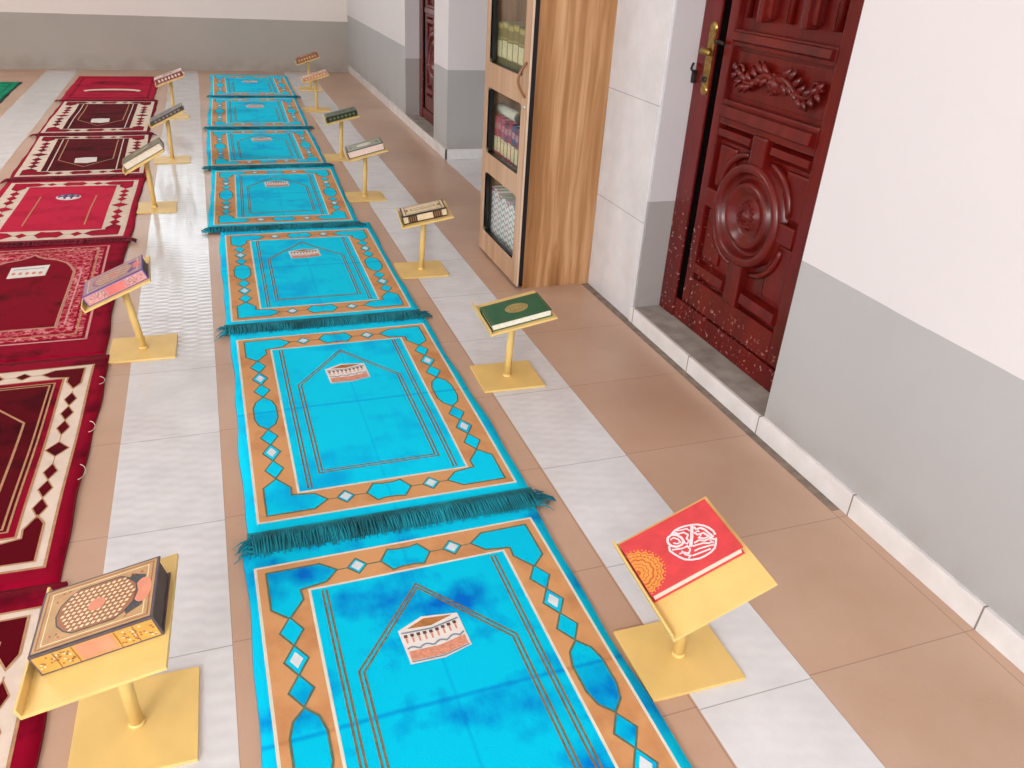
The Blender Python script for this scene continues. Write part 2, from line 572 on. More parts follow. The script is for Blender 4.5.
# ------------------------------------------------------------------ carved doors
DOORMESH = {}
def carved_leaf():
    """door leaf in local coords: x = depth out of face (negative to room), y along wall 0..0.62 (centre 0.31 -> hinge side), z up"""
    bm = bmesh.new()
    w, h = 0.66, 2.0
    c = w / 2 - 0.07          # centre of carving (y)
    x0 = 0.0                  # panel ground; raised parts go to -x
    box(bm, 0.0, 0.04, 0, w, 0, h, 0)
    def raised(y0, y1, z0, z1, d, bev=0.006):
        box(bm, -d, 0.003, y0, y1, z0, z1, 0, bev)
    cy = 0.38                 # y of carving centre measured from the hinge side
    hw2 = 0.235
    R = 0.022
    # stiles
    raised(0.0, cy - hw2, 0.0, h, R)
    raised(cy + hw2, w, 0.0, h, R)
    for z0, z1 in ((0.0, 0.105), (0.655, 0.735), (0.895, 0.945), (1.60, 1.68), (1.90, 2.0)):
        raised(cy - hw2, cy + hw2, z0, z1, R)
    def bar(y0, y1, z0, z1, d):
        vs = [bm.verts.new(p) for p in ((0.001, y0, z0), (0.001, y1, z0), (0.001, y1, z1), (0.001, y0, z1), (-d, y0 + 0.008, z0 + 0.02), (-d, y1 - 0.008, z0 + 0.02), (-d * 0.9, y1 - 0.008, z1 - 0.008), (-d * 0.9, y0 + 0.008, z1 - 0.008))]
        for f in ((0, 1, 5, 4), (1, 2, 6, 5), (2, 3, 7, 6), (3, 0, 4, 7), (4, 5, 6, 7), (3, 2, 1, 0)):
            bm.faces.new([vs[i] for i in f])
    cz = 0.41
    # four quarter panels around the ring
    for s in (-1, 1):
        ya, yb = sorted((cy + s * 0.045, cy + s * hw2))
        bar(ya, yb, 0.112, 0.172, 0.03)
        bar(ya, yb, 0.60, 0.65, 0.026)
        for z0, z1 in ((0.185, cz - 0.04), (cz + 0.04, 0.59)):
            ys = sorted((cy + s * 0.125, cy + s * (hw2 - 0.01)))
            raised(ys[0], ys[1], z0, z1, 0.010, 0.008)
    bar(cy - hw2, cy + hw2, 0.665, 0.725, 0.042)
    bar(cy - hw2, cy + hw2, 0.895, 0.945, 0.036)
    # cross arms
    raised(cy - 0.036, cy + 0.036, 0.10, cz - 0.15, 0.030, 0.008)
    raised(cy - 0.036, cy + 0.036, cz + 0.15, 0.66, 0.030, 0.008)
    raised(cy - hw2, cy - 0.15, cz - 0.032, cz + 0.032, 0.028, 0.008)
    raised(cy + 0.15, cy + hw2, cz - 0.032, cz + 0.032, 0.028, 0.008)
    # ring, dish and rosette
    Mx = Matrix.Translation((0, cy, cz)) @ Matrix.Rotation(-PI / 2, 4, 'Y')
    lathe(bm, [(0.168, 0.0), (0.166, 0.030), (0.158, 0.040), (0.142, 0.040), (0.134, 0.030), (0.130, 0.010), (0.114, 0.008), (0.108, 0.024), (0.098, 0.034), (0.088, 0.032), (0.070, 0.016), (0.054, 0.010), (0.046, 0.012), (0.040, 0.026), (0.030, 0.030), (0.022, 0.022), (0.016, 0.030), (0.008, 0.036), (0.001, 0.037)], 48, 0, Mx)
    for k in range(14):
        a = 2 * PI * k / 14
        r = bmesh.ops.create_icosphere(bm, subdivisions=1, radius=0.0085)
        bmesh.ops.translate(bm, verts=r['verts'], vec=(-0.026, cy + 0.034 * math.cos(a), cz + 0.034 * math.sin(a)))
    # small curved scrolls outside the ring
    for s in (-1, 1):
        for q in (-1, 1):
            pts = []
            for k in range(9):
                a = PI / 2 * (0.18 + 0.64 * k / 8)
                rr = 0.188 + 0.010 * math.sin(k / 8 * PI)
                pts.append((-0.012, cy + s * rr * math.cos(a), cz + q * rr * math.sin(a)))
            tube(bm, pts, [0.007, 0.010, 0.011, 0.012, 0.012, 0.012, 0.011, 0.010, 0.007], 8)
    # carved leafy garland in the middle panel
    rnd = random.Random(4)
    gz = 0.815
    raised(cy - hw2 + 0.015, cy + hw2 - 0.015, 0.748, 0.884, 0.004, 0.003)
    for s in (-1, 1):
        pts = [(-0.016, cy + s * (0.01 + 0.2 * t), gz + 0.018 * math.sin(t * 7.0 + 0.6)) for t in [i / 14 for i in range(15)]]
        tube(bm, pts, [0.013 - 0.006 * i / 14 for i in range(15)], 8)
        for i in range(7):
            t = (i + 0.6) / 7.4
            y = cy + s * (0.02 + 0.19 * t); z = gz + 0.018 * math.sin(t * 7.0 + 0.6)
            for q in (-1, 1):
                ln = 0.040 - 0.014 * t
                dy, dz = s * ln * 0.75, q * ln
                tube(bm, [(-0.012, y, z), (-0.022, y + dy * 0.5, z + dz * 0.5), (-0.018, y + dy, z + dz)], [0.005, 0.012, 0.003], 7)
        # curled end
        pts = []
        for k in range(12):
            a = k / 11 * 1.6 * PI
            rr = 0.026 * (1 - 0.06 * k)
            pts.append((-0.016, cy + s * (0.175 + rr * math.cos(a) * 0.9), gz + 0.01 + rr * math.sin(a)))
        tube(bm, pts, 0.0065, 7)
    lathe(bm, [(0.034, 0.0), (0.032, 0.018), (0.020, 0.024), (0.014, 0.032), (0.002, 0.034)], 18, 0, Matrix.Translation((-0.002, cy, gz)) @ Matrix.Rotation(-PI / 2, 4, 'Y'))
    for k in range(8):
        a = 2 * PI * k / 8
        r = bmesh.ops.create_icosphere(bm, subdivisions=1, radius=0.009)
        bmesh.ops.translate(bm, verts=r['verts'], vec=(-0.02, cy + 0.026 * math.cos(a), gz + 0.026 * math.sin(a)))
    # upper fluted panel
    for k in range(2):
        y = cy - 0.1 + 0.2 * k
        box(bm, -0.028, 0.002, y - 0.035, y + 0.035, 0.985, 1.57, 0, 0.012)
        box(bm, -0.040, 0.002, y - 0.013, y + 0.013, 0.975, 1.58, 0, 0.006)
    for k in range(3):
        y = cy - 0.2 + 0.2 * k
        tube(bm, [(-0.006, y, 0.98), (-0.006, y, 1.57)], 0.012, 8)
    box(bm, -0.02, 0.003, cy - hw2 + 0.03, cy + hw2 - 0.03, 1.71, 1.87, 0, 0.012)
    return mesh_of(bm, 'carved_leaf')
LEAF = carved_leaf()
LEAF.materials.append(M_door)

def door(name, xface, yh, ylock, lock):
    """yh hinge side (near), ylock reveal side (far)"""
    r = bpy.data.objects.new(name, None); C.objects.link(r); struct(r)
    r.location = (xface, yh, 0.057)
    W = ylock - yh
    bm = bmesh.new()
    box(bm, 0.0, 0.07, W - 0.112, W - 0.014, 0, 2.06, 0, 0.003)      # lock-side post
    box(bm, 0.0, 0.07, 0.0, 0.05, 0, 2.06, 0, 0.003)                 # hinge-side post
    box(bm, 0.0, 0.07, 0.05, W - 0.112, 1.99, 2.06, 0, 0.003)
    box(bm, 0.004, 0.07, 0.05, W - 0.112, 0.0, 0.075, 0, 0.004)
    obj('door_frame', mesh_of(bm, name + '_frame'), [M_door], r)
    lf = bpy.data.objects.new('leaf', LEAF); C.objects.link(lf); lf.parent = r
    lf.location = (0.030, 0.034, 0.079)
    lf.scale = (1, 1, 0.955)
    boxobj('gap_shade_strip', 0.0072, 0.028, 0.6945, W - 0.113, 0.076, 1.985, M_gap, r)  # solid black strip standing in for the shade between leaf and post
    if lock:
        bm = bmesh.new()
        yb = W - 0.088
        box(bm, -0.006, 0.002, yb - 0.017, yb + 0.017, 0.79, 0.975, 0, 0.004)
        for z in (0.79, 0.975):
            lathe(bm, [(0.017, -0.002), (0.017, 0.005), (0.012, 0.007)], 18, 0, Matrix.Translation((0, yb, z)) @ Matrix.Rotation(-PI / 2, 4, 'Y'))
        lp = obj('lock_plate', mesh_of(bm, 'lock_plate'), [M_brass], r)
        lp['label'] = 'brass lock plate'
        bm = bmesh.new()
        tube(bm, [(-0.004, yb, 0.905), (-0.022, yb, 0.905)], 0.010, 12)
        tube(bm, [(-0.022, yb + 0.016, 0.905), (-0.023, yb, 0.905), (-0.023, yb - 0.040, 0.902)], [0.010, 0.011, 0.008], 10)
        obj('lever_handle', mesh_of(bm, 'lever_handle'), [M_brass], lp)
        bm = bmesh.new()
        lathe(bm, [(0.009, 0), (0.009, 0.006), (0.004, 0.008)], 14, 0, Matrix.Translation((-0.006, yb, 0.82)) @ Matrix.Rotation(-PI / 2, 4, 'Y'))
        tube(bm, [(-0.012, yb, 0.82), (-0.020, yb, 0.82)], 0.003, 8)
        obj('keyhole', mesh_of(bm, 'keyhole'), [M_iron], lp)
        bm = bmesh.new()
        box(bm, -0.012, 0.004, W - 0.03, W - 0.012, 0.80, 0.84, 0, 0.003)
        tube(bm, [(-0.010, W - 0.03, 0.83), (-0.022, W - 0.024, 0.845), (-0.010, W - 0.014, 0.86)], 0.004, 8)
        obj('bolt_keeper', mesh_of(bm, 'bolt_keeper'), [M_iron], r)
        bm = bmesh.new()
        tube(bm, [(-0.004, W - 0.115, 0.935), (-0.010, W - 0.14, 0.938), (-0.006, W - 0.165, 0.935)], 0.006, 8)
        obj('latch_bolt', mesh_of(bm, 'latch_bolt'), [M_iron], r)
    return r
door('door_1', 1.515, D0, D1, True)
door('door_2', WF + 0.105, E0, E1, False)

# ------------------------------------------------------------------ prayer rugs
def wavef(seed, amp=0.0010):
    r = random.Random(seed)
    ks = [(r.uniform(-9, 9), r.uniform(5, 15), r.uniform(0, 6.28), amp * r.uniform(0.4, 1)) for _ in range(4)]
    def f(x, y):
        return 0.0075 + sum(a * math.sin(kx * x + ky * y + p) for kx, ky, p, a in ks)
    return f

def rug_base(F, W, L, zf, mi_top, mi_side, seed):
    """slab with wavy edges"""
    r = random.Random(seed)
    ph = [r.uniform(0, 6.28) for _ in range(4)]
    ex = lambda y, s: s * (W / 2 + 0.004 * math.sin(6 * y + ph[0 if s > 0 else 1]) + 0.002 * math.sin(21 * y + ph[2]))
    nx, ny = 26, 42
    g = []
    for j in range(ny + 1):
        y = L * j / ny
        row = []
        for i in range(nx + 1):
            t = i / nx
            x = ex(y, -1) * (1 - t) + ex(y, 1) * t
            row.append(F.bm.verts.new((x, y, zf(x, y))))
        g.append(row)
    for j in range(ny):
        for i in range(nx):
            f = F.bm.faces.new((g[j][i], g[j][i + 1], g[j + 1][i + 1], g[j + 1][i])); f.material_index = mi_top; f.smooth = True
    rim = [g[0][i] for i in range(nx + 1)] + [g[j][nx] for j in range(1, ny + 1)] + [g[ny][i] for i in range(nx - 1, -1, -1)] + [g[j][0] for j in range(ny - 1, 0, -1)]
    low = [F.bm.verts.new((v.co.x * 1.004, v.co.y, 0.0005)) for v in rim]
    n = len(rim)
    for i in range(n):
        f = F.bm.faces.new((rim[i], low[i], low[(i + 1) % n], rim[(i + 1) % n])); f.material_index = mi_side
    return ex

def kaaba(F, cx, cy, w, h, lv, mw, mb, mr, md, mg, flip=False):
    s = -1 if flip else 1
    P = lambda u, v: (cx + s * (u - 0.5) * w, cy + s * (v - 0.5) * h)
    F.poly([P(0.02, 0.0), P(0.55, -0.02), P(1.0, 0.12), P(0.97, 0.92), P(0.40, 1.02), P(-0.02, 0.80)], mw, lv)
    F.poly([P(0.12, 0.80), P(0.42, 0.96), P(0.88, 0.90), P(0.5, 0.76)], mb, lv + 1)
    F.line([P(0.02, 0.72), P(0.5, 0.69), P(0.95, 0.80)], h * 0.035, mg, lv + 1)
    for k in range(9):
        u = 0.07 + 0.1 * k
        v = 0.60 + (max(0, u - 0.5)) * 0.22 - 0.02 * (0.5 - abs(u - 0.5))
        F.rect(*sorted((P(u - 0.028, v)[0], P(u + 0.028, v)[0])), *sorted((P(u, v)[1], P(u, v + 0.07)[1])), md, lv + 1)
        F.line([P(u, v), P(u, v - 0.13)], w * 0.028, mr, lv + 1)
    sc = []
    for k in range(25):
        u = 0.04 + 0.92 * k / 24
        sc.append(P(u, 0.30 + max(0, u - 0.5) * 0.22 + 0.07 * abs(math.sin(u * 4.5 * PI))))
    F.line(sc, h * 0.035, mg, lv + 1)
    F.poly([P(0.05, 0.07), P(0.55, 0.05), P(0.96, 0.17), P(0.95, 0.38), P(0.55, 0.27), P(0.05, 0.28)], mr, lv + 1)
    F.line([P(0.05, 0.04), P(0.55, 0.02), P(0.97, 0.14)], h * 0.025, mg, lv + 2)

def hexm(F, cx, cy, a, b, horiz=False):
    if horiz:
        return [(cx - a, cy), (cx - a * 0.62, cy + b), (cx - a * 0.25, cy + b * 0.86), (cx + a * 0.25, cy + b * 0.86), (cx + a * 0.62, cy + b), (cx + a, cy), (cx + a * 0.62, cy - b), (cx + a * 0.25, cy - b * 0.86), (cx - a * 0.25, cy - b * 0.86), (cx - a * 0.62, cy - b)]
    return [(cx, cy + b), (cx + a * 0.72, cy + b * 0.72), (cx + a, cy + b * 0.35), (cx + a, cy - b * 0.35), (cx + a * 0.72, cy - b * 0.72), (cx, cy - b), (cx - a * 0.72, cy - b * 0.72), (cx - a, cy - b * 0.35), (cx - a, cy + b * 0.35), (cx - a * 0.72, cy + b * 0.72)]

def border_design(F, W, L, M, o, i_, fold, s=1.0):
    """M: material indices. o=(x margin, y0, y1) outer border; i_=(x margin, y0, y1) field; motifs between"""
    base, bord, trim, mot, outl, white, field = M['base'], M['bord'], M['trim'], M['mot'], M['outl'], M['white'], M['field']
    ox, oy0, oy1 = o
    ix, iy0, iy1 = i_
    x0, x1 = -W / 2 + ox, W / 2 - ox
    F.rect(x0 - 0.006, x1 + 0.006, oy0 - 0.006, oy1 + 0.006, trim, 1)
    F.rect(x0, x1, oy0, oy1, bord, 2)
    fx0, fx1 = -W / 2 + ix, W / 2 - ix
    F.rect(fx0 - 0.006, fx1 + 0.006, iy0 - 0.006, iy1 + 0.006, trim, 3)
    F.rect(fx0, fx1, iy0, iy1, field, 4)
    cy = (oy0 + oy1) / 2
    bw = ix - ox
    def motif(p):
        F.poly(p, mot, 3)
        F.line(p, 0.0045, outl, 4, True)
    for sx in (-1, 1):
        bx = sx * (W / 2 - ox - bw / 2)
        sp = 0.079 * (oy1 - oy0) / 0.94
        # thread linking the motifs
        F.line([(bx, cy - 3.9 * sp), (bx, cy + 3.9 * sp)], 0.003, outl, 2.5)
        if white is None:
            F.diamond(bx, cy, bw * 0.42, sp * 0.50, outl, 3)
            F.diamond(bx, cy, bw * 0.36, sp * 0.43, mot, 4)
        else:
            motif(hexm(F, bx, cy, bw * 0.31, sp * 1.12))
        for k, wh in (((1.37, 0), (2.33, 1), (3.3, 0)) if white is None else ((1.62, 0), (2.55, 1), (3.5, 0))):
            for sy in (-1, 1):
                y = cy + sy * k * sp
                a, b = bw * 0.2, sp * 0.43
                F.diamond(bx, y, a * 1.25, b * 1.22, outl, 3)
                F.diamond(bx, y, a, b, mot, 4)
                if wh and white is not None:
                    F.diamond(bx, y, a * 0.62, b * 0.62, white, 5)
        for sy in (-1, 1):
            yc = oy0 if sy < 0 else oy1
            b2 = (iy0 - oy0) if sy < 0 else (oy1 - iy1)
            q = lambda u, v: (sx * (W / 2 - ox - u), yc - sy * v)
            e = 0.018
            motif([q(e, e), q(e, b2 + 0.035), q(bw * 0.5, b2 + 0.068), q(bw * 0.82, b2 + 0.022), q(bw * 0.8, b2 * 0.92), q(bw + 0.035, b2 * 0.82), q(bw + 0.062, b2 * 0.5), q(bw + 0.028, e)])
    for sy in (-1, 1):
        yb = (oy0 + iy0) / 2 if sy < 0 else (oy1 + iy1) / 2
        b2 = (iy0 - oy0) if sy < 0 else (oy1 - iy1)
        F.line([(-0.155, yb), (0.155, yb)], 0.003, outl, 2.5)
        motif(hexm(F, 0.0, yb, 0.056, b2 * 0.36, True))
        for sx in (-1, 1):
            F.diamond(sx * 0.108, yb, 0.024, b2 * 0.29, outl, 3)
            F.diamond(sx * 0.108, yb, 0.019, b2 * 0.23, mot, 4)
            if white is not None:
                F.diamond(sx * 0.108, yb, 0.014, b2 * 0.17, white, 5)

def fringe(W, n, ln, seed, tail=0.0, dens=1.0):
    r = random.Random(seed)
    bm = bmesh.new()
    # woven heading the strands hang from
    box(bm, -W / 2 - 0.004, W / 2 + 0.004, -0.012, 0.012, 0.0075, 0.0130, 0)
    box(bm, -W / 2 - 0.001, W / 2 + 0.001, -ln * 0.86, -0.008, 0.0090, 0.0105, 0)
    for k in range(n):
        x = -W / 2 + W * (k + r.random()) / n
        l = ln * r.uniform(0.85, 1.08)
        dx = r.uniform(-0.007, 0.007)
        z = r.uniform(0.0115, 0.0165)
        pts = [(x, 0.006, 0.012), (x + dx * 0.3, -l * 0.3, z + 0.002), (x + dx * 0.8, -l * 0.7, z), (x + dx, -l, 0.0105)]
        tube(bm, pts, [0.0017, 0.0019, 0.0017, 0.0008], 4)
    for s in (-1, 1):
        for k in range(16):
            a = r.uniform(-0.9, 0.35) if s > 0 else r.uniform(-1.2, 0.3)
            l = r.uniform(0.02, 0.040)
            x = s * (W / 2 - r.uniform(0.0, 0.012)); y = -r.uniform(0.0, ln * 0.9)
            tube(bm, [(x, y, 0.012), (x + s * l * 0.5, y + a * l * 0.5, 0.015), (x + s * l, y + a * l, 0.008)], [0.0022, 0.0022, 0.0010], 4)
    if tail > 0:
        for k in range(5):
            x = W / 2; y = -0.02 - 0.004 * k
            tube(bm, [(x, y, 0.012), (x + tail * 0.5, y - 0.004, 0.012), (x + tail, y - 0.014, 0.004)], [0.0022, 0.0020, 0.0010], 4)
    return mesh_of(bm, 'fringe')

B_base = velvet('turquoise_pile', (0, 200, 238), (0, 102, 206), 0.95, 3.6, 0.562)
B_orange = velvet('tan_orange_pile', (214, 158, 108), (180, 118, 74), 0.6, 5.0, 0.562)
B_line = plain('cream_thread', (226, 222, 205), 0.9, 0.06)
B_out = plain('olive_thread', (92, 118, 96), 0.9, 0.15, 90.0)
B_brown = plain('bronze_thread', (122, 112, 78), 0.9, 0.2, 90.0)
B_white = plain('pale_thread', (216, 226, 230), 0.9, 0.06)
B_teal = plain('teal_fringe_thread', (4, 132, 150), 0.9, 0.35, 14.0)
B_edge = plain('turquoise_binding', (0, 142, 196), 0.9, 0.1)
K_white = plain('emblem_white', (232, 226, 222), 0.9, 0.04)
K_brown = plain('emblem_brown', (176, 116, 62), 0.9, 0.2, 60.0)
K_red = plain('emblem_salmon', (222, 150, 122), 0.9, 0.15, 160.0)
K_dark = plain('emblem_dark', (104, 66, 62), 0.9, 0.1)
K_grey = plain('emblem_grey', (128, 148, 160), 0.9, 0.1)
B_calm = velvet('turquoise_pile_even', (0, 212, 250), (0, 140, 228), 0.5, 3.6, 0.562)
BLUE = [B_base, B_orange, B_line, B_out, B_brown, B_white, B_edge, K_white, K_brown, K_red, K_dark, K_grey]

def blue_rug(label, cx, yn, yf, rot, seed, tail=0.03):
    t = thing('prayer_rug', label, 'rug', (cx, yn, 0), rot, 'turquoise prayer rugs laid end to end')
    W, L0 = 0.684, 1.09
    L = yf - yn
    k = (L + 0.028) / L0
    zf = wavef(seed)
    F = Flat(zf, 0.0005, 0.05)
    rug_base(F, W, L, zf, 0, 6, seed)
    border_design(F, W, L, dict(base=0, bord=1, trim=2, mot=0, outl=3, white=5, field=0), (0.026, 0.05 * k, 0.965 * k), (0.128, 0.137 * k, 0.875 * k), None)
    for sx in (-1, 1):
        for d in (0.0, 0.009):
            F.line([(sx * (0.192 - d), 0.144 * k), (sx * (0.192 - d), 0.868 * k)], 0.0045, 4, 5)
    for d in (0.0, 0.009):
        pts = [(-0.158 + d, (0.197 + d) * k), (-0.158 + d, (0.642 - d * 0.4) * k), (0, (0.832 - d * 1.3) * k), (0.158 - d, (0.642 - d * 0.4) * k), (0.158 - d, (0.197 + d) * k)]
        F.line(pts, 0.0045, 4, 5, True)
    kaaba(F, 0.0, 0.683 * k, 0.128, 0.108 * k, 6, 7, 8, 9, 10, 11)
    p = obj('pile', mesh_of(F.bm, 'pile'), BLUE if seed == 1 else [B_calm] + BLUE[1:], t)
    f = obj('fringe', fringe(W, 230, 0.072, seed, tail), [B_teal], t)
    return t

blue_rug('turquoise prayer rug nearest the viewer, beside the red book, cut off at its near end', 0.306, 0.400, 1.505, 0.012, 1)
blue_rug('turquoise prayer rug beside the stand with the green book', 0.311, 1.512, 2.668, 0.0, 2, 0.05)
blue_rug('turquoise prayer rug beside the stand with the black and cream book', 0.301, 2.675, 3.778, -0.012, 3, 0.04)
blue_rug('turquoise prayer rug beside the stand with the grey-green book', 0.266, 3.785, 4.933, -0.035, 4, 0.04)
blue_rug('turquoise prayer rug third from the far wall, beside the dark green book', 0.283, 4.940, 6.038, -0.012, 5)
blue_rug('turquoise prayer rug second from the far wall, with a fold across its middle', 0.303, 6.045, 7.308, -0.03, 6)
blue_rug('turquoise prayer rug nearest the far wall, last of the blue row', 0.350, 7.315, 8.500, -0.018, 7)

# ---- maroon rugs
R_base = velvet('maroon_pile', (146, 4, 40), (88, 0, 22), 0.9, 6.0)
R_dark = velvet('dark_wine_pile', (92, 2, 18), (50, 0, 8), 0.9, 6.0)
R_bright = velvet('crimson_pile', (180, 18, 56), (136, 6, 38), 0.8, 6.0)
R_rose = velvet('rose_red_pile', (200, 36, 70), (170, 20, 54), 0.7, 6.0)
R_cream = plain('cream_pile', (226, 208, 192), 0.9, 0.06, 20.0, bmp=0.001)
R_tan = plain('tan_thread', (190, 142, 104), 0.9, 0.12, 80.0)
R_pink = plain('pink_thread', (222, 150, 150), 0.9, 0.1, 60.0)
R_edge = plain('maroon_binding', (120, 8, 34), 0.9, 0.1)
R_fringe = plain('maroon_fringe_thread', (128, 10, 40), 0.9, 0.25, 14.0)
R_plum = plain('plum_thread', (92, 60, 120), 0.9, 0.12, 60.0)
def floral_mat():
    m = bpy.data.materials.new('floral_pile')
    nt, nd, lk, b = nodes_of(m)
    op = objpos(nt)
    v = N(nt, 'ShaderNodeTexVoronoi'); v.feature = 'DISTANCE_TO_EDGE'; v.inputs['Scale'].default_value = 34.0
    lk.new(op, v.inputs['Vector'])
    n1 = noise(nt, 48.0, 3.0, op, 0.6)
    f = mathn(nt, 'ADD', mathn(nt, 'MULTIPLY', ramp(nt, v.outputs['Distance'], 0.12, 0.03), 0.5), ramp(nt, n1, 0.54, 0.6))
    f = mathn(nt, 'MINIMUM', f, 1.0)
    col = mixc(nt, f, lin((168, 14, 48)), lin((224, 140, 146)))
    lk.new(col, b.inputs['Base Color'])
    b.inputs['Roughness'].default_value = 0.9
    b.inputs['Specular IOR Level'].default_value = 0.15
    return m
R_flor = floral_mat()
RED = [R_base, R_dark, R_bright, R_rose, R_cream, R_tan, R_pink, R_edge, R_plum, R_flor, K_white, K_brown, K_red, K_dark, K_grey, velvet('garnet_pile', (132, 0, 30), (78, 0, 12), 0.9, 5.0)]

def threads(t, W, spots):
    for y, l in spots:
        bm = bmesh.new()
        x = W / 2
        tube(bm, [(x - 0.014 + 0.019 * math.sin(a), y + l * 0.5 * math.cos(a), 0.0125 - 0.003 * max(0, math.sin(a))) for a in [0.2 + 0.2 * q for q in range(14)]], 0.0009, 5)
        obj('loose_thread', mesh_of(bm, 'loose_thread'), [R_cream], t)

def red_rug(label, cx, yn, yf, rot, seed, design, fr=True, tail=0.03, group='red prayer rugs laid end to end'):
    t = thing('prayer_rug', label, 'rug', (cx, yn, 0), rot, group)
    W = 0.662
    L = yf - yn
    k = L / 1.1
    zf = wavef(seed)
    F = Flat(zf, 0.0005, 0.05)
    base = {'wine': 0, 'rose': 2, 'floral': 0, 'flip': 0, 'band': 2}[design]
    rug_base(F, W, L, zf, base, 7, seed)
    if design == 'wine':
        border_design(F, W, L, dict(base=0, bord=4, trim=5, mot=1, outl=5, white=None, field=0), (0.04, 0.06 * k, 1.03 * k), (0.112, 0.175 * k, 0.945 * k), None)
        F.rect(-0.205, 0.205, 0.195 * k, 0.925 * k, 1, 5)
        for d in (0.0, 0.012):
            F.line([(-0.202 + d, (0.195 + d) * k), (0.202 - d, (0.195 + d) * k), (0.202 - d, (0.92 - d) * k), (-0.202 + d, (0.92 - d) * k)], 0.005, 5, 6, True)
        F.line([(-0.155, 0.26 * k), (0.155, 0.26 * k), (0.155, 0.70 * k), (0.0, 0.88 * k), (-0.155, 0.70 * k)], 0.006, 5, 6, True)
        kaaba(F, 0.0, 0.70 * k, 0.12, 0.1 * k, 6, 10, 11, 12, 13, 14)
        threads(t, W, ((0.89, 0.05), (0.62, 0.06), (0.40, 0.07)))
    elif design == 'rose':
        border_design(F, W, L, dict(base=3, bord=4, trim=4, mot=2, outl=0, white=None, field=3), (0.035, 0.05 * k, 1.02 * k), (0.128, 0.165 * k, 0.925 * k), None)
        for sx in (-1, 1):
            F.line([(sx * 0.125, 0.24 * k), (sx * 0.125, 0.74 * k)], 0.006, 5, 5)
        F.ellipse(0.0, 0.72 * k, 0.056, 0.055 * k, 10, 5)
        F.ellipse(0.0, 0.73 * k, 0.05, 0.045 * k, 8, 6)
        for a in (-0.03, 0.0, 0.03):
            F.ellipse(a, 0.70 * k, 0.011, 0.022 * k, 10, 7, 10)
            F.ellipse(a, 0.745 * k, 0.009, 0.014 * k, 14, 7, 10)
    elif design == 'floral':
        F.rect(-0.27, 0.27, 0.12 * k, 1.03 * k, 6, 1)
        F.rect(-0.262, 0.262, 0.128 * k, 1.022 * k, 0, 2)
        F.rect(-0.252, 0.252, 0.14 * k, 1.01 * k, 9, 3)
        F.line([(-0.232, 0.165 * k), (0.232, 0.165 * k), (0.232, 0.985 * k), (-0.232, 0.985 * k)], 0.006, 5, 4, True)
        F.line([(-0.222, 0.18 * k), (0.222, 0.18 * k), (0.222, 0.97 * k), (-0.222, 0.97 * k)], 0.005, 0, 4, True)
        arch = [(-0.165, 0.225 * k), (0.165, 0.225 * k), (0.165, 0.74 * k), (0.15, 0.79 * k), (0.13, 0.835 * k), (0.09, 0.875 * k), (0.045, 0.895 * k), (0.018, 0.92 * k), (0.0, 0.95 * k), (-0.018, 0.92 * k), (-0.045, 0.895 * k), (-0.09, 0.875 * k), (-0.13, 0.835 * k), (-0.15, 0.79 * k), (-0.165, 0.74 * k)]
        F.poly(arch, 15, 5)
        F.line(arch, 0.010, 6, 6, True)
        F.line(arch, 0.005, 5, 7, True)
        for sx in (-1, 1):
            F.line([(sx * 0.19, 0.24 * k), (sx * 0.19, 0.74 * k)], 0.006, 6, 5)
        F.poly([(-0.062, 0.70 * k), (0.066, 0.715 * k), (0.070, 0.825 * k), (-0.062, 0.81 * k)], 10, 6)
        for kx in range(5):
            F.ellipse(-0.045 + 0.023 * kx, 0.745 * k, 0.007, 0.014 * k, 12, 7, 8)
        F.line([(-0.05, 0.785 * k), (0.055, 0.795 * k)], 0.006, 14, 7)
    elif design == 'flip':
        border_design(F, W, L, dict(base=0, bord=4, trim=4, mot=0, outl=1, white=None, field=1), (0.022, 0.06 * k, 1.05 * k), (0.128, 0.155 * k, 0.96 * k), None)
        for sx in (-1, 1):
            F.line([(sx * 0.172, 0.16 * k), (sx * 0.172, 0.95 * k)], 0.006, 4, 5)
        F.line([(-0.142, 0.93 * k), (-0.142, 0.40 * k), (0.0, 0.235 * k), (0.142, 0.40 * k), (0.142, 0.93 * k)], 0.006, 5, 6)
        kaaba(F, 0.0, 0.38 * k, 0.115, 0.13 * k, 6, 10, 10, 10, 10, 10, True)
    elif design == 'band':
        F.rect(-0.29, 0.29, 0.08 * k, 1.04 * k, 0, 1)
        F.rect(-0.27, 0.27, 0.12 * k, 1.0 * k, 2, 2)
        F.ellipse(0.0, 0.40 * k, 0.215, 0.085 * k, 4, 3, 28)
        F.ellipse(0.0, 0.36 * k, 0.19, 0.055 * k, 0, 4, 28)
        F.ellipse(0.0, 0.75 * k, 0.2, 0.09 * k, 0, 3, 28)
    p = obj('pile', mesh_of(F.bm, 'pile'), RED, t)
    if fr:
        obj('fringe', fringe(W, 120, 0.05, seed, tail), [R_fringe], t)
    return t

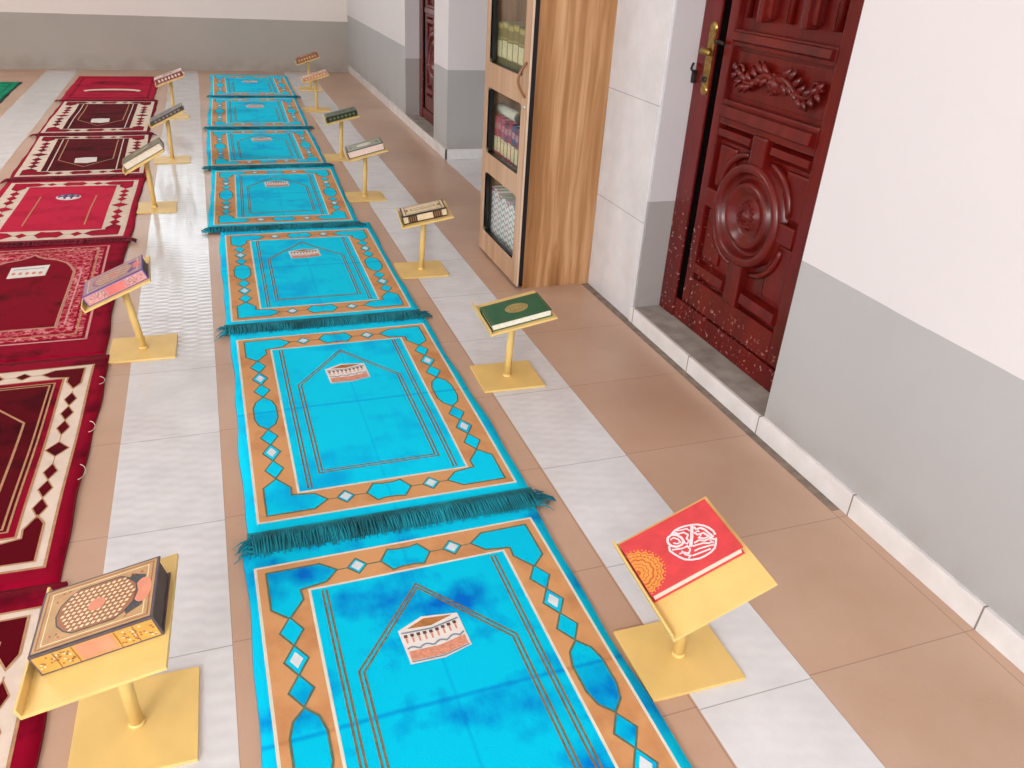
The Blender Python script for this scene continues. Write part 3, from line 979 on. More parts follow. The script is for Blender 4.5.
red_rug('dark wine prayer rug under the tan patterned book, nearest of the red row', -0.727, 0.37, 1.475, 0.0, 11, 'wine', False)
red_rug('dark wine prayer rug with cream diamond border, second from the viewer', -0.742, 1.484, 2.556, -0.012, 12, 'wine', False)
red_rug('maroon prayer rug with floral border and scalloped arch, under the purple book', -0.745, 2.565, 3.708, 0.0, 13, 'floral', False)
red_rug('rose red prayer rug with cream border and purple emblem', -0.735, 3.718, 4.782, -0.02, 14, 'rose', True, 0.03)
red_rug('dark maroon prayer rug with cream borders, third from the far wall', -0.712, 4.792, 5.892, 0.012, 15, 'flip', True, 0.03)
red_rug('dark maroon prayer rug with cream borders, second from the far wall', -0.742, 5.902, 7.122, -0.012, 16, 'flip', True, 0.05)
red_rug('crimson prayer rug with one cream oval band, last before the far wall', -0.752, 7.132, 8.36, -0.006, 17, 'band', True, 0.03)

# green rug at the left edge
G_base = velvet('green_pile', (0, 150, 110), (0, 96, 74), 0.8, 6.0)
G_edge = plain('dark_green_binding', (10, 70, 60), 0.9, 0.1)
G_mot = plain('mint_thread', (120, 200, 170), 0.9, 0.1)
t = thing('prayer_rug', 'green prayer rug at the far left, only its corner in view', 'rug', (-1.815, 6.86, 0), 0.0)
zf = wavef(31)
F = Flat(zf, 0.0005, 0.05)
rug_base(F, 0.68, 1.15, zf, 1, 1, 31)
F.rect(-0.325, 0.325, 0.02, 1.13, 0, 1)
F.line([(-0.28, 0.08), (0.28, 0.08), (0.28, 1.07), (-0.28, 1.07)], 0.01, 1, 2, True)
F.line([(-0.2, 0.16), (0.2, 0.16), (0.2, 0.8), (0, 0.98), (-0.2, 0.8)], 0.008, 2, 2, True)
obj('pile', mesh_of(F.bm, 'pile'), [G_base, G_edge, G_mot], t)
obj('fringe', fringe(0.68, 120, 0.05, 31), [G_edge], t)

# ------------------------------------------------------------------ book stands
TW, TD = 0.205, 0.243
def stand_meshes():
    bm = bmesh.new(); box(bm, -0.1, 0.1, -0.0885, 0.0885, 0.0, 0.007, 0, 0.0012)
    base = mesh_of(bm, 'base_plate')
    bm = bmesh.new()
    box(bm, -TW / 2, TW / 2, -TD / 2, TD / 2, -0.006, 0.0, 0, 0.001)
    tray = mesh_of(bm, 'tray')
    bm = bmesh.new()
    box(bm, -TW / 2 - 0.004, -TW / 2 + 0.0005, -TD / 2, TD / 2, -0.006, 0.016, 0, 0.001)
    lip = mesh_of(bm, 'lip')
    for m in (base, tray, lip):
        m.materials.append(M_yellow)
    return base, tray, lip
BASE, TRAY, LIP = stand_meshes()

def tray_matrix(x, y, z, yaw, a, b):
    ux = Vector((math.cos(yaw) * math.cos(a), math.sin(yaw) * math.cos(a), math.sin(a)))
    uy0 = Vector((-math.sin(yaw), math.cos(yaw), 0))
    n = ux.cross(uy0)
    uy = uy0 * math.cos(b) + n * math.sin(b)
    nn = ux.cross(uy)
    return Matrix(((ux.x, uy.x, nn.x, x), (ux.y, uy.y, nn.y, y), (ux.z, uy.z, nn.z, z), (0, 0, 0, 1)))

def stand(label, bx, by, q, group, rot=0.0, deep=1.0):
    z, yaw, a, b, dx, dy = q
    t = thing('book_stand', label, 'book stand', (bx, by, 0), 0.0, group)
    o = bpy.data.objects.new('base_plate', BASE); C.objects.link(o); o.parent = t; o.rotation_euler = (0, 0, rot); o.scale = (1, deep, 1)
    bm = bmesh.new()
    tube(bm, [(0, 0, 0.006), (dx * 0.4, dy * 0.4, z * 0.5), (dx * 0.8, dy * 0.8, z - 0.006)], 0.0115, 16)
    tube(bm, [(0, 0, 0.0065), (0, 0, 0.011), (0, 0, 0.014)], [0.0145, 0.0135, 0.0117], 16)
    obj('pole', mesh_of(bm, 'pole'), [M_yellow], t)
    tr = bpy.data.objects.new('tray', TRAY); C.objects.link(tr); tr.parent = t
    Mt = tray_matrix(dx, dy, z, yaw, a, b)
    tr.matrix_local = Mt
    lp = bpy.data.objects.new('lip', LIP); C.objects.link(lp); lp.parent = tr
    return Matrix.Translation((bx, by, 0)) @ Mt

# ------------------------------------------------------------------ books on the stands
PAGE = plain('page_edges', (236, 228, 214), 0.85, 0.08, 200.0)
PAGEPINK = plain('pinkish_page_edges', (238, 214, 206), 0.85, 0.06, 200.0)
PAGEDK = plain('shaded_page_edges', (150, 134, 118), 0.85, 0.1, 200.0)
def bk(name, c, rough=0.45, var=0.08, sc=40.0, metal=0.0):
    return plain('book_' + name, c, rough, var, sc, metal=metal)

def book(label, Mt, u, v, w, d, t, spine, cover, pages, draw=None, spine_draw=None, extra=(), dz=0.0005):
    """w along tray slope, d across; spine 'near' (-v side) or 'far'. draw(F, w, d) paints the top board."""
    r = thing('book', label, 'book', (0, 0, 0))
    r.matrix_world = Mt @ Matrix.Translation((u, v, dz))
    bm = bmesh.new()
    e = 0.0028
    box(bm, -w / 2, w / 2, -d / 2, d / 2, 0, e, 0, 0.0008)
    box(bm, -w / 2, w / 2, -d / 2, d / 2, t - e, t, 0, 0.0008)
    s = -1 if spine == 'near' else 1
    ys = sorted((s * d / 2, s * (d / 2 - 0.004)))
    # slightly rounded spine
    n = 8
    prev = None
    for k in range(n + 1):
        a = k / n
        y = s * (d / 2 + 0.0004); z = a * t
        cur = [bm.verts.new((-w / 2, y, z)), bm.verts.new((w / 2, y, z)), bm.verts.new((w / 2, y - s * 0.004, z)), bm.verts.new((-w / 2, y - s * 0.004, z))]
        if prev:
            for i in range(4):
                j = (i + 1) % 4
                bm.faces.new((prev[i], prev[j], cur[j], cur[i]))
        else:
            bm.faces.new(cur)
        prev = cur
    bm.faces.new(prev[::-1])
    bmesh.ops.recalc_face_normals(bm, faces=bm.faces[:])
    F = Flat(lambda x, y: t + 0.0002, 0.00025, 0.0)
    if draw:
        draw(F, w, d)
    for vtx_f in F.bm.faces:
        nf = bm.faces.new([bm.verts.new(x.co) for x in vtx_f.verts]); nf.material_index = vtx_f.material_index
    F.bm.free()
    if spine_draw:
        G = Flat(None, 1.0, 0.0)
        spine_draw(G, w, t)
        for f in G.bm.faces:
            vs = []
            for x in f.verts:
                a = min(1, max(0, x.co.y / t))
                lift = 0.0004 + 0.0003 * round(x.co.z)
                vs.append(bm.verts.new((x.co.x, s * (d / 2 + 0.0004 + lift), x.co.y)))
            nf = bm.faces.new(vs); nf.material_index = f.material_index
        G.bm.free()
    obj('cover', mesh_of(bm, 'book_cover'), [cover] + list(extra), r)
    bm = bmesh.new()
    y0, y1 = (-d / 2 + 0.005, d / 2 - 0.004) if spine == 'near' else (-d / 2 + 0.003, d / 2 - 0.005)
    box(bm, -w / 2 + 0.004, w / 2 - 0.004, y0, y1, e * 0.9, t - e * 0.9, 0)
    pg = obj('page_block', mesh_of(bm, 'page_block'), [pages], r)
    return r

STR = 'yellow metal book stands'
R_ST = 'yellow book stands right of the turquoise rugs'
L_ST = 'yellow book stands beside the red rugs'
BKG = 'books lying on yellow stands'

# red book
RED_EMB = [([(-0.0135, 0.021), (-0.0084, 0.0281), (0.0007, 0.0302), (0.0084, 0.0237), (0.0125, 0.0134), (0.0121, 0.0029), (0.0046, -0.0014), (-0.0047, -0.0002), (-0.012, 0.0071), (-0.0144, 0.0152), (-0.0135, 0.021)], 0.003), ([(-0.0073, 0.0209), (0.0004, 0.0219), (0.0056, 0.0139), (0.0059, 0.0051), (-0.001, 0.0057), (-0.0063, 0.0116)], 0.0019), ([(0.0435, 0.0278), (0.0365, 0.0156), (0.0294, 0.0036), (0.0213, -0.0079), (0.0162, -0.015)], 0.004), ([(0.0015, 0.0318), (0.0102, 0.0353), (0.021, 0.0352), (0.0323, 0.0326), (0.0428, 0.0283), (0.0526, 0.0225), (0.0609, 0.0134), (0.0657, 0.0046), (0.0691, -0.0074), (0.068, -0.0173)], 0.0026), ([(-0.016, 0.0099), (-0.0199, -0.0002), (-0.0168, -0.0109), (-0.0118, -0.023), (-0.006, -0.0335), (0.0046, -0.0414), (0.0167, -0.0463), (0.0287, -0.0474), (0.0419, -0.046), (0.0518, -0.0422), (0.0597, -0.0329), (0.0652, -0.0239)], 0.0026), ([(0.0443, 0.0219), (0.045, 0.0139), (0.0533, 0.0124), (0.0581, 0.0036), (0.0601, -0.0074), (0.0624, -0.0177), (0.0582, -0.019), (0.0545, -0.0078), (0.0514, 0.0008)], 0.0026), ([(0.038, 0.0103), (0.0411, 0.0017), (0.0493, 0.0002), (0.0394, -0.0057), (0.0467, -0.013), (0.057, -0.0139)], 0.0023), ([(0.026, -0.0112), (0.0371, -0.0105), (0.0444, -0.0178), (0.0548, -0.0187), (0.0621, -0.026)], 0.0023), ([(0.0203, -0.0157), (0.0299, -0.0182), (0.0395, -0.0207), (0.0475, -0.0264), (0.0571, -0.0289)], 0.0023), ([(0.0178, -0.0268), (0.0275, -0.0272), (0.037, -0.0297), (0.0466, -0.0322), (0.0541, -0.0353)], 0.0023), ([(0.0099, -0.034), (0.0216, -0.0359), (0.0333, -0.0377), (0.0449, -0.0396)], 0.0023), ([(0.0057, 0.0332), (0.0122, 0.0242), (0.0218, 0.0217), (0.0263, 0.0122), (0.0198, 0.006), (0.0208, -0.0032)], 0.0023), ([(0.0112, 0.0335), (0.0214, 0.0285), (0.031, 0.026), (0.0334, 0.0178)], 0.0019), ([(-0.0158, -0.0009), (-0.0069, -0.005), (0.0019, -0.0091), (0.0122, -0.01), (0.0132, -0.0193), (0.0068, -0.0254), (-0.0005, -0.0181), (-0.0088, -0.0166)], 0.0023), ([(-0.0017, -0.013), (-0.0001, -0.0248), (0.0072, -0.0321), (0.0009, -0.0341)], 0.0021), ([(0.0458, 0.0155), (0.0468, 0.0062), (0.0414, 0.01)], 0.0016), ([(0.0533, -0.0219), (0.0556, -0.0321)], 0.0016), ([(0.0106, 0.0018), (0.0145, -0.0052), (0.0223, -0.0)], 0.0019)]
def d_red(F, w, d):
    F.poly([(-w / 2, -d / 2), (w / 2, -d / 2), (w / 2, d / 2), (-w / 2, d / 2)], 0, 0)
    for pts, lw in RED_EMB:
        F.line(pts, lw * 1.55, 1, 2)
    c = (-w / 2, -0.011)
    def half(r, lobes, amp):
        P = []
        for k in range(61):
            a = -PI / 2 + PI * k / 60
            rr = r * (1 + amp * abs(math.sin(a * lobes)))
            P.append((c[0] + rr * math.cos(a) * 0.98 + 0.0008, c[1] + rr * math.sin(a)))
        return P
    F.poly(half(0.046, 10, 0.10), 2, 1)
    F.line(half(0.0425, 10, 0.08), 0.0016, 3, 2)
    F.line(half(0.036, 8, 0.06), 0.0014, 3, 2)
    F.poly(half(0.030, 6, 0.10), 3, 2)
    F.poly(half(0.026, 6, 0.12), 2, 3)
    F.line(half(0.019, 6, 0.14), 0.0018, 3, 4)
    F.line(half(0.012, 4, 0.2), 0.0016, 3, 4)
    F.poly(half(0.006, 4, 0.1), 3, 4)
    for k in range(17):
        a = -PI / 2 + PI * (k + 0.5) / 17
        F.ellipse(c[0] + 0.039 * math.cos(a), c[1] + 0.039 * math.sin(a), 0.0019, 0.0019, 3, 3, 8)
    for k in range(22):
        a = -PI / 2 + PI * (k + 0.5) / 22
        F.ellipse(c[0] + 0.0525 * math.cos(a), c[1] + 0.0525 * math.sin(a), 0.0016, 0.0016, 2, 2, 8)
Q = (0.229, -0.034, 0.44, 0.065, -0.002, 0.015)
Mt = stand('yellow metal book stand holding the red book', 0.748, 0.932, Q, R_ST, -0.02)
book('red book with white calligraphy roundel and gold half rosette on its cover', Mt, -0.004, 0.031, 0.19, 0.137, 0.021, 'far', bk('red', (214, 66, 70), 0.5), PAGEPINK, d_red, None,
     [bk('emblem_white', (244, 222, 226)), bk('gold', (238, 158, 74)), bk('rust', (206, 96, 46))])

# green book
def d_green(F, w, d):
    F.line([(-w / 2 + 0.006, -d / 2 + 0.006), (w / 2 - 0.006, -d / 2 + 0.006), (w / 2 - 0.006, d / 2 - 0.006), (-w / 2 + 0.006, d / 2 - 0.006)], 0.0018, 2, 1, True)
    F.ellipse(0.005, 0.0, 0.036, 0.034, 1, 1, 28)
    F.line([(0.005 + 0.030 * math.cos(k * PI / 12), 0.028 * math.sin(k * PI / 12)) for k in range(24)], 0.0016, 2, 2, True)
    F.line([(0.005 + 0.020 * math.cos(k * PI / 12), 0.018 * math.sin(k * PI / 12)) for k in range(24)], 0.003, 2, 2, True)
    for k in range(8):
        F.diamond(0.005 + 0.010 * math.cos(k * PI / 4), 0.010 * math.sin(k * PI / 4), 0.003, 0.003, 2, 2)
Q = (0.231, -0.066, 0.213, -0.051, 0.01, -0.003)
Mt = stand('yellow metal book stand holding the green book', 0.80, 2.121, Q, R_ST, -0.03)
book('dark green book with a gold oval medallion on its cover', Mt, -0.002, -0.030, 0.19, 0.15, 0.022, 'far', bk('green', (20, 92, 54), 0.4), PAGE, d_green, None,
     [bk('dull_gold', (176, 150, 88)), bk('bronze', (122, 112, 62))])

# black and cream book
def d_cream(F, w, d):
    F.rect(-w / 2 + 0.006, w / 2 - 0.006, -d / 2 + 0.006, d / 2 - 0.006, 1, 1)
    F.line([(-w / 2 + 0.016, -d / 2 + 0.016), (w / 2 - 0.016, -d / 2 + 0.016), (w / 2 - 0.016, d / 2 - 0.016), (-w / 2 + 0.016, d / 2 - 0.016)], 0.004, 2, 2, True)
    F.rect(-0.05, 0.05, -0.012, 0.012, 2, 2)
    F.rect(-0.046, 0.046, -0.008, 0.008, 1, 3)
    for sx in (-1, 1):
        F.diamond(sx * 0.066, 0, 0.008, 0.02, 2, 2)
def s_cream(G, w, t):
    G.rect(-w / 2 + 0.004, w / 2 - 0.004, t * 0.12, t * 0.88, 3, 1)
    G.rect(-0.032, 0.032, t * 0.15, t * 0.85, 1, 2)
    for sx in (-1, 1):
        G.rect(sx * 0.078 - 0.009, sx * 0.078 + 0.009, t * 0.15, t * 0.85, 1, 2)
    for k in range(4):
        for sx in (-1, 1):
            x = sx * (0.04 + 0.0085 * k)
            G.rect(x - 0.0015, x + 0.0015, t * 0.2, t * 0.8, 4, 2)
Q = (0.245, -0.117, 0.212, -0.018, 0.015, -0.003)
Mt = stand('yellow metal book stand holding the black and cream book', 0.757, 3.109, Q, R_ST, -0.02)
book('thick black and cream book with pale blocks on its spine, beside the bookcase', Mt, -0.006, -0.028, 0.178, 0.125, 0.034, 'near', bk('espresso', (46, 30, 22)), PAGEDK, d_cream, s_cream,
     [bk('cream', (226, 206, 168)), bk('umber', (136, 100, 64)), bk('dark_brown', (66, 38, 24)), bk('ochre', (168, 120, 60))])

# grey-green book
def d_grey(F, w, d):
    F.rect(-w / 2 + 0.008, w / 2 - 0.008, -d / 2 + 0.008, d / 2 - 0.008, 1, 1)
    F.ellipse(0.0, 0.0, 0.040, 0.032, 2, 2, 24)
    F.line([(0.046 * math.cos(k * PI / 12), 0.038 * math.sin(k * PI / 12)) for k in range(24)], 0.002, 3, 2, True)
    for sx in (-1, 1):
        F.diamond(sx * 0.07, 0, 0.01, 0.03, 3, 2)
Q = (0.246, -0.06, 0.26, -0.02, 0.012, -0.004)
Mt = stand('yellow metal book stand holding the grey-green book', 0.722, 4.232, Q, R_ST)
book('thick grey-green book with a pale oval on its cover', Mt, -0.002, -0.02, 0.19, 0.14, 0.036, 'far', bk('dark_olive', (78, 84, 70)), PAGEPINK, d_grey, None,
     [bk('sage', (150, 156, 136)), bk('pale', (214, 212, 200)), bk('moss', (104, 112, 88))])

# dark green book further back
def s_patch(ca, cb):
    def f(G, w, t):
        G.rect(-w / 2 + 0.003, w / 2 - 0.003, t * 0.1, t * 0.9, 1, 1)
        for k in range(7):
            x = -0.072 + 0.024 * k
            G.diamond(x, t / 2, 0.009, t * 0.3, 2, 2)
    return f
def d_border(F, w, d):
    F.line([(-w / 2 + 0.008, -d / 2 + 0.008), (w / 2 - 0.008, -d / 2 + 0.008), (w / 2 - 0.008, d / 2 - 0.008), (-w / 2 + 0.008, d / 2 - 0.008)], 0.005, 2, 1, True)
    F.poly(hexm(F, 0, 0, 0.06, 0.038, True), 2, 1)
    F.poly(hexm(F, 0, 0, 0.05, 0.030, True), 1, 2)
Q = (0.25, -0.04, 0.24, -0.02, 0.01, 0.0)
Mt = stand('yellow metal book stand holding the dark green book', 0.736, 5.12, Q, R_ST)
book('dark green and black book, third from the far wall on the right side', Mt, 0.0, -0.02, 0.19, 0.13, 0.032, 'near', bk('bottle_green', (42, 62, 34)), PAGEDK, d_border, s_patch(0, 0),
     [bk('near_black', (26, 30, 20)), bk('leaf', (92, 112, 62))])
Q = (0.25, -0.04, 0.30, -0.02, 0.0, 0.0)
Mt = stand('yellow metal book stand second from the far wall, right of the turquoise rugs', 0.79, 6.72, Q, R_ST)
book('tan and pink book second from the far wall on the right side', Mt, 0.0, -0.02, 0.19, 0.13, 0.026, 'near', bk('tan_pink', (206, 164, 132)), PAGE, d_border, s_patch(0, 0),
     [bk('rose_tan', (198, 134, 110)), bk('light_tan', (226, 196, 160))])
Q = (0.25, -0.04, 0.32, -0.02, -0.01, 0.0)
Mt = stand('yellow metal book stand nearest the far wall, right of the turquoise rugs', 0.862, 7.735, Q, R_ST)
book('reddish brown book nearest the far wall on the right side', Mt, 0.0, -0.02, 0.2, 0.13, 0.04, 'near', bk('red_brown', (128, 72, 46)), PAGE, d_border, s_patch(0, 0),
     [bk('sienna', (152, 96, 62)), bk('cream_gold', (206, 172, 120))])

# tan patterned book, nearest left
def d_lattice(tone):
    def f(F, w, d):
        F.rect(-w / 2 + 0.004, w / 2 - 0.004, -d / 2 + 0.004, d / 2 - 0.004, 1, 1)
        F.line([(-w / 2 + 0.009, -d / 2 + 0.009), (w / 2 - 0.009, -d / 2 + 0.009), (w / 2 - 0.009, d / 2 - 0.009), (-w / 2 + 0.009, d / 2 - 0.009)], 0.0022, 3, 2, True)
        F.line([(-w / 2 + 0.016, -d / 2 + 0.014), (w / 2 - 0.016, -d / 2 + 0.014), (w / 2 - 0.016, d / 2 - 0.014), (-w / 2 + 0.016, d / 2 - 0.014)], 0.0016, 4, 2, True)
        # scrolls in the corners
        rr = random.Random(3)
        for sx in (-1, 1):
            for sy in (-1, 1):
                for k in range(7):
                    F.ellipse(sx * (w / 2 - 0.022 - 0.004 * k + rr.uniform(-.002, .002)), sy * (d / 2 - 0.018 - rr.uniform(0, 0.02) * (1 - k / 9)), 0.0022, 0.0022, 3 if k % 2 else 6, 2, 8)
        a, b = w * 0.34, d * 0.34
        o = [(-a, 0), (-a * 0.93, b * 0.45), (-a * 0.72, b * 0.8), (-a * 0.5, b), (a * 0.5, b), (a * 0.72, b * 0.8), (a * 0.93, b * 0.45), (a, 0), (a * 0.93, -b * 0.45), (a * 0.72, -b * 0.8), (a * 0.5, -b), (-a * 0.5, -b), (-a * 0.72, -b * 0.8), (-a * 0.93, -b * 0.45)]
        for sx in (1,):
            F.poly([(sx * w * 0.27, -d * 0.33), (sx * w * 0.40, -d * 0.24), (sx * w * 0.36, 0), (sx * w * 0.40, d * 0.24), (sx * w * 0.27, d * 0.33), (sx * w * 0.2, 0)], 5, 2)
            F.ellipse(sx * w * 0.385, 0, 0.014, 0.026, 6, 3, 18)
        F.poly(o, 3, 3)
        F.line(o, 0.002, 5, 4, True)
        nx, ny = 13, 10
        for i in range(nx):
            for j in range(ny):
                x = -a * 0.9 + 1.8 * a * (i + 0.5) / nx + (0.5 * 1.8 * a / nx if j % 2 else 0); y = -b * 0.92 + 1.84 * b * (j + 0.5) / ny
                if abs(x) / (a * 0.98) + abs(y) / b * 0.42 > 1.0 or abs(x) > a * 0.95:
                    continue
                F.poly([(x - 0.0036, y - 0.0018), (x + 0.001, y - 0.0026), (x + 0.0036, y + 0.0018), (x - 0.001, y + 0.0026)], 4, 4)
        F.ellipse(0.0, 0.0, 0.013, 0.013, 6, 5, 18)
    return f
def s_lattice(G, w, t):
    G.rect(-w / 2 + 0.003, w / 2 - 0.003, t * 0.08, t * 0.92, 7, 1)
    G.rect(-0.027, 0.027, t * 0.12, t * 0.88, 6, 2)
    rr = random.Random(8)
    for sx in (-1, 1):
        for k in range(34):
            x = sx * (0.034 + 0.05 * rr.random()); y = t * (0.2 + 0.6 * rr.random())
            G.ellipse(x, y, 0.0019, 0.0018, 3 if k % 3 else 4, 2, 8)
        for x in (0.031, 0.058):
            G.rect(sx * x - 0.0008, sx * x + 0.0008, t * 0.1, t * 0.9, 3, 3)
Q = (0.252, -0.07, 0.255, 0.044, -0.004, -0.018)
Mt = stand('yellow metal book stand holding the tan patterned book', -0.243, 1.066, Q, L_ST, -0.02, 1.14)
book('thick tan book with a checked panel on its cover, nearest on the left', Mt, 0.004, 0.010, 0.182, 0.132, 0.042, 'near', bk('slate_violet', (92, 80, 88)), bk('shaded_pages', (96, 82, 74), 0.8), d_lattice(0), s_lattice,  # page colour darkened to carry the shadow on the block's end
     [bk('tan_ground', (190, 152, 104)), bk('brown2', (150, 106, 70)), bk('brown_red', (160, 102, 70)), bk('cream_check', (240, 220, 176)), bk('teal_black', (66, 72, 78)), bk('salmon', (222, 142, 112)), bk('gold_spine', (206, 160, 78))])
# purple book
Q = (0.240, 0.06, 0.397, -0.03, -0.035, -0.008)
Mt = stand('yellow metal book stand holding the purple patterned book', -0.298, 2.584, Q, L_ST, -0.02)
book('purple-edged book with a checked gold panel on its cover', Mt, 0.004, -0.030, 0.19, 0.142, 0.034, 'near', bk('violet', (98, 84, 160)), bk('shaded_pages2', (110, 96, 84), 0.8), d_lattice(0), s_lattice,  # pages darkened here too, end shadow included in their colour
     [bk('mauve_tan', (176, 140, 150)), bk('b2', (150, 106, 70)), bk('rose_brown', (166, 108, 110)), bk('cream_check2', (236, 216, 176)), bk('indigo', (84, 74, 150)), bk('salmon2', (222, 122, 116)), bk('spine_pink', (216, 156, 156))])
# olive book with pale pages
Q = (0.25, 0.05, 0.50, -0.02, -0.008, 0.0)
Mt = stand('yellow metal book stand holding the olive book, third from the viewer on the left', -0.317, 4.19, Q, L_ST)
book('olive covered book with its thick cream page edge facing, middle of the left stands', Mt, 0.004, -0.018, 0.20, 0.13, 0.034, 'far', bk('olive', (112, 104, 72)), PAGE, d_border, None,
     [bk('khaki', (146, 134, 96)), bk('dark_khaki', (92, 84, 56))])
Q = (0.255, 0.05, 0.45, -0.02, 0.005, 0.0)
Mt = stand('yellow metal book stand holding the grey-black book', -0.252, 5.17, Q, L_ST)
book('grey-black book with a dark spine, second from the far wall on the left', Mt, 0.006, -0.02, 0.205, 0.13, 0.022, 'near', bk('charcoal', (86, 76, 72)), PAGE, d_border, s_patch(0, 0),
     [bk('smoke', (70, 60, 58)), bk('ash', (140, 130, 122))])
Q = (0.26, 0.03, 0.34, -0.02, 0.01, 0.0)
Mt = stand('yellow metal book stand nearest the far wall on the left', -0.262, 6.50, Q, L_ST)
book('pinkish book with a dark and red spine, nearest the far wall on the left', Mt, 0.0, -0.02, 0.2, 0.13, 0.040, 'near', bk('blush', (212, 176, 164)), PAGE, d_border, s_patch(0, 0),
     [bk('dusk_red', (122, 54, 48)), bk('rose_white', (226, 204, 196))])

# ------------------------------------------------------------------ bookcase
CX0, CX1, CY0, CY1, CZ = 1.083, 1.404, 2.827, 3.333, 1.72
BROT = 0.0
bc = thing('bookcase', 'tall wooden bookcase with three glass windows in its door, beside the tiled wall', 'bookcase', ((CX0 + CX1) / 2, (CY0 + CY1) / 2, 0), BROT)
off = Vector((-(CX0 + CX1) / 2, -(CY0 + CY1) / 2, 0))
def cpart(name, x0, x1, y0, y1, z0, z1, m, parent=bc, bev=0.0008):
    return boxobj(name, x0 + off.x, x1 + off.x, y0 + off.y, y1 + off.y, z0, z1, m, parent, bev)
cpart('side_panel', CX0 + 0.026, CX1, CY0, CY0 + 0.018, 0.0, CZ, M_woodside)
cpart('side_panel', CX0 + 0.026, CX1, CY1 - 0.018, CY1, 0.0, CZ, M_woodside)
cpart('back_panel', CX1 - 0.008, CX1, CY0 + 0.018, CY1 - 0.018, 0.0, CZ, M_inside)
cpart('top_panel', CX0 + 0.026, CX1, CY0, CY1, CZ, CZ + 0.018, M_woodside)
cpart('plinth', CX0 + 0.04, CX0 + 0.056, CY0 + 0.018, CY1 - 0.018, 0.0, 0.045, M_woodside)
SH = [0.062, 0.408, 0.772, 1.145, 1.45]
for z in SH:
    cpart('shelf', CX0 + 0.055, CX1 - 0.008, CY0 + 0.018, CY1 - 0.018, z - 0.009, z + 0.009, M_inside)
# door: a frame with three rounded windows
WINS = [(0.106, 0.366), (0.449, 0.710), (0.807, 1.095), (1.195, 1.61)]
WY0, WY1 = 2.889, 3.285
def rrect(y0, y1, z0, z1, r, n=5):
    P = []
    for cy_, cz_, a0 in ((y1 - r, z1 - r, 0), (y0 + r, z1 - r, PI / 2), (y0 + r, z0 + r, PI), (y1 - r, z0 + r, 1.5 * PI)):
        for k in range(n + 1):
            a = a0 + PI / 2 * k / n
            P.append((cy_ + r * math.cos(a), cz_ + r * math.sin(a)))
    return P
bm = bmesh.new()
xF, xB = CX0, CX0 + 0.008
outer = [(CY0 - 0.002, 0.012), (CY1, 0.012), (CY1, CZ + 0.016), (CY0 - 0.002, CZ + 0.016)]
holes = [rrect(WY0, WY1, a, b, 0.014) for a, b in WINS]
loops = [outer] + holes
allp = [p for l in loops for p in l]
tris = tessellate_polygon([[Vector((p[0], p[1], 0)) for p in l] for l in loops])
for x, flip in ((xF, True), (xB, False)):
    vs = [bm.verts.new((x + off.x, p[0] + off.y, p[1])) for p in allp]
    for tr in tris:
        a = [vs[i] for i in tr]
        nrm = (a[1].co - a[0].co).cross(a[2].co - a[0].co).x
        if (nrm > 0) == flip:
            a = a[::-1]
        try:
            bm.faces.new(a)
        except ValueError:
            pass
for li, l in enumerate(loops):
    n = len(l)
    for i in range(n):
        p, q = l[i], l[(i + 1) % n]
        f = bm.faces.new([bm.verts.new((x + off.x, s[0] + off.y, s[1])) for x, s in ((xF, p), (xF, q), (xB, q), (xB, p))])
        f.material_index = 1
bmesh.ops.remove_doubles(bm, verts=bm.verts[:], dist=1e-5)
bmesh.ops.recalc_face_normals(bm, faces=bm.faces[:])
dr = obj('door', mesh_of(bm, 'door_front'), [M_woodfront, M_edge], bc)
bm = bmesh.new()
# black core edge all round behind the veneer
x0, x1 = xB + off.x, CX0 + 0.0255 + off.x
ya, yb = CY0 - 0.002 + off.y, CY1 + off.y
box(bm, x0, x1, ya, ya + 0.012, 0.012, CZ + 0.016, 0)
box(bm, x0, x1, yb - 0.012, yb, 0.012, CZ + 0.016, 0)
box(bm, x0, x1, ya + 0.012, yb - 0.012, 0.012, 0.024, 0)
box(bm, x0, x1, ya + 0.012, yb - 0.012, CZ + 0.004, CZ + 0.016, 0)
ed = obj('door_edge', mesh_of(bm, 'door_edge'), [M_black], dr); ed['label'] = 'black door edge'
for (a, b), hole in zip(WINS, holes):
    bm = bmesh.new()
    out = rrect(WY0 - 0.006, WY1 + 0.006, a - 0.006, b + 0.006, 0.018)
    n = len(hole)
    xa, xb = CX0 + 0.001 + off.x, CX0 + 0.027 + off.x
    H = [[bm.verts.new((x, p[0] + off.y, p[1])) for p in hole] for x in (xa, xb)]
    for i in range(n):
        j = (i + 1) % n
        bm.faces.new((H[0][i], H[0][j], H[1][j], H[1][i]))
    H2 = [[bm.verts.new((x, p[0] + off.y, p[1])) for p in out] for x in (xB + 0.0005 + off.x, xb)]
    for i in range(n):
        j = (i + 1) % n
        bm.faces.new((H2[0][j], H2[0][i], H2[1][i], H2[1][j]))
        bm.faces.new((H[1][i], H[1][j], H2[1][j], H2[1][i]))
    obj('window_liner', mesh_of(bm, 'window_liner'), [M_black], dr)
    pn = boxobj('pane', CX0 + 0.021 + off.x, CX0 + 0.024 + off.x, WY0 + 0.001 + off.y, WY1 - 0.001 + off.y, a + 0.001, b - 0.001, M_glass, dr)
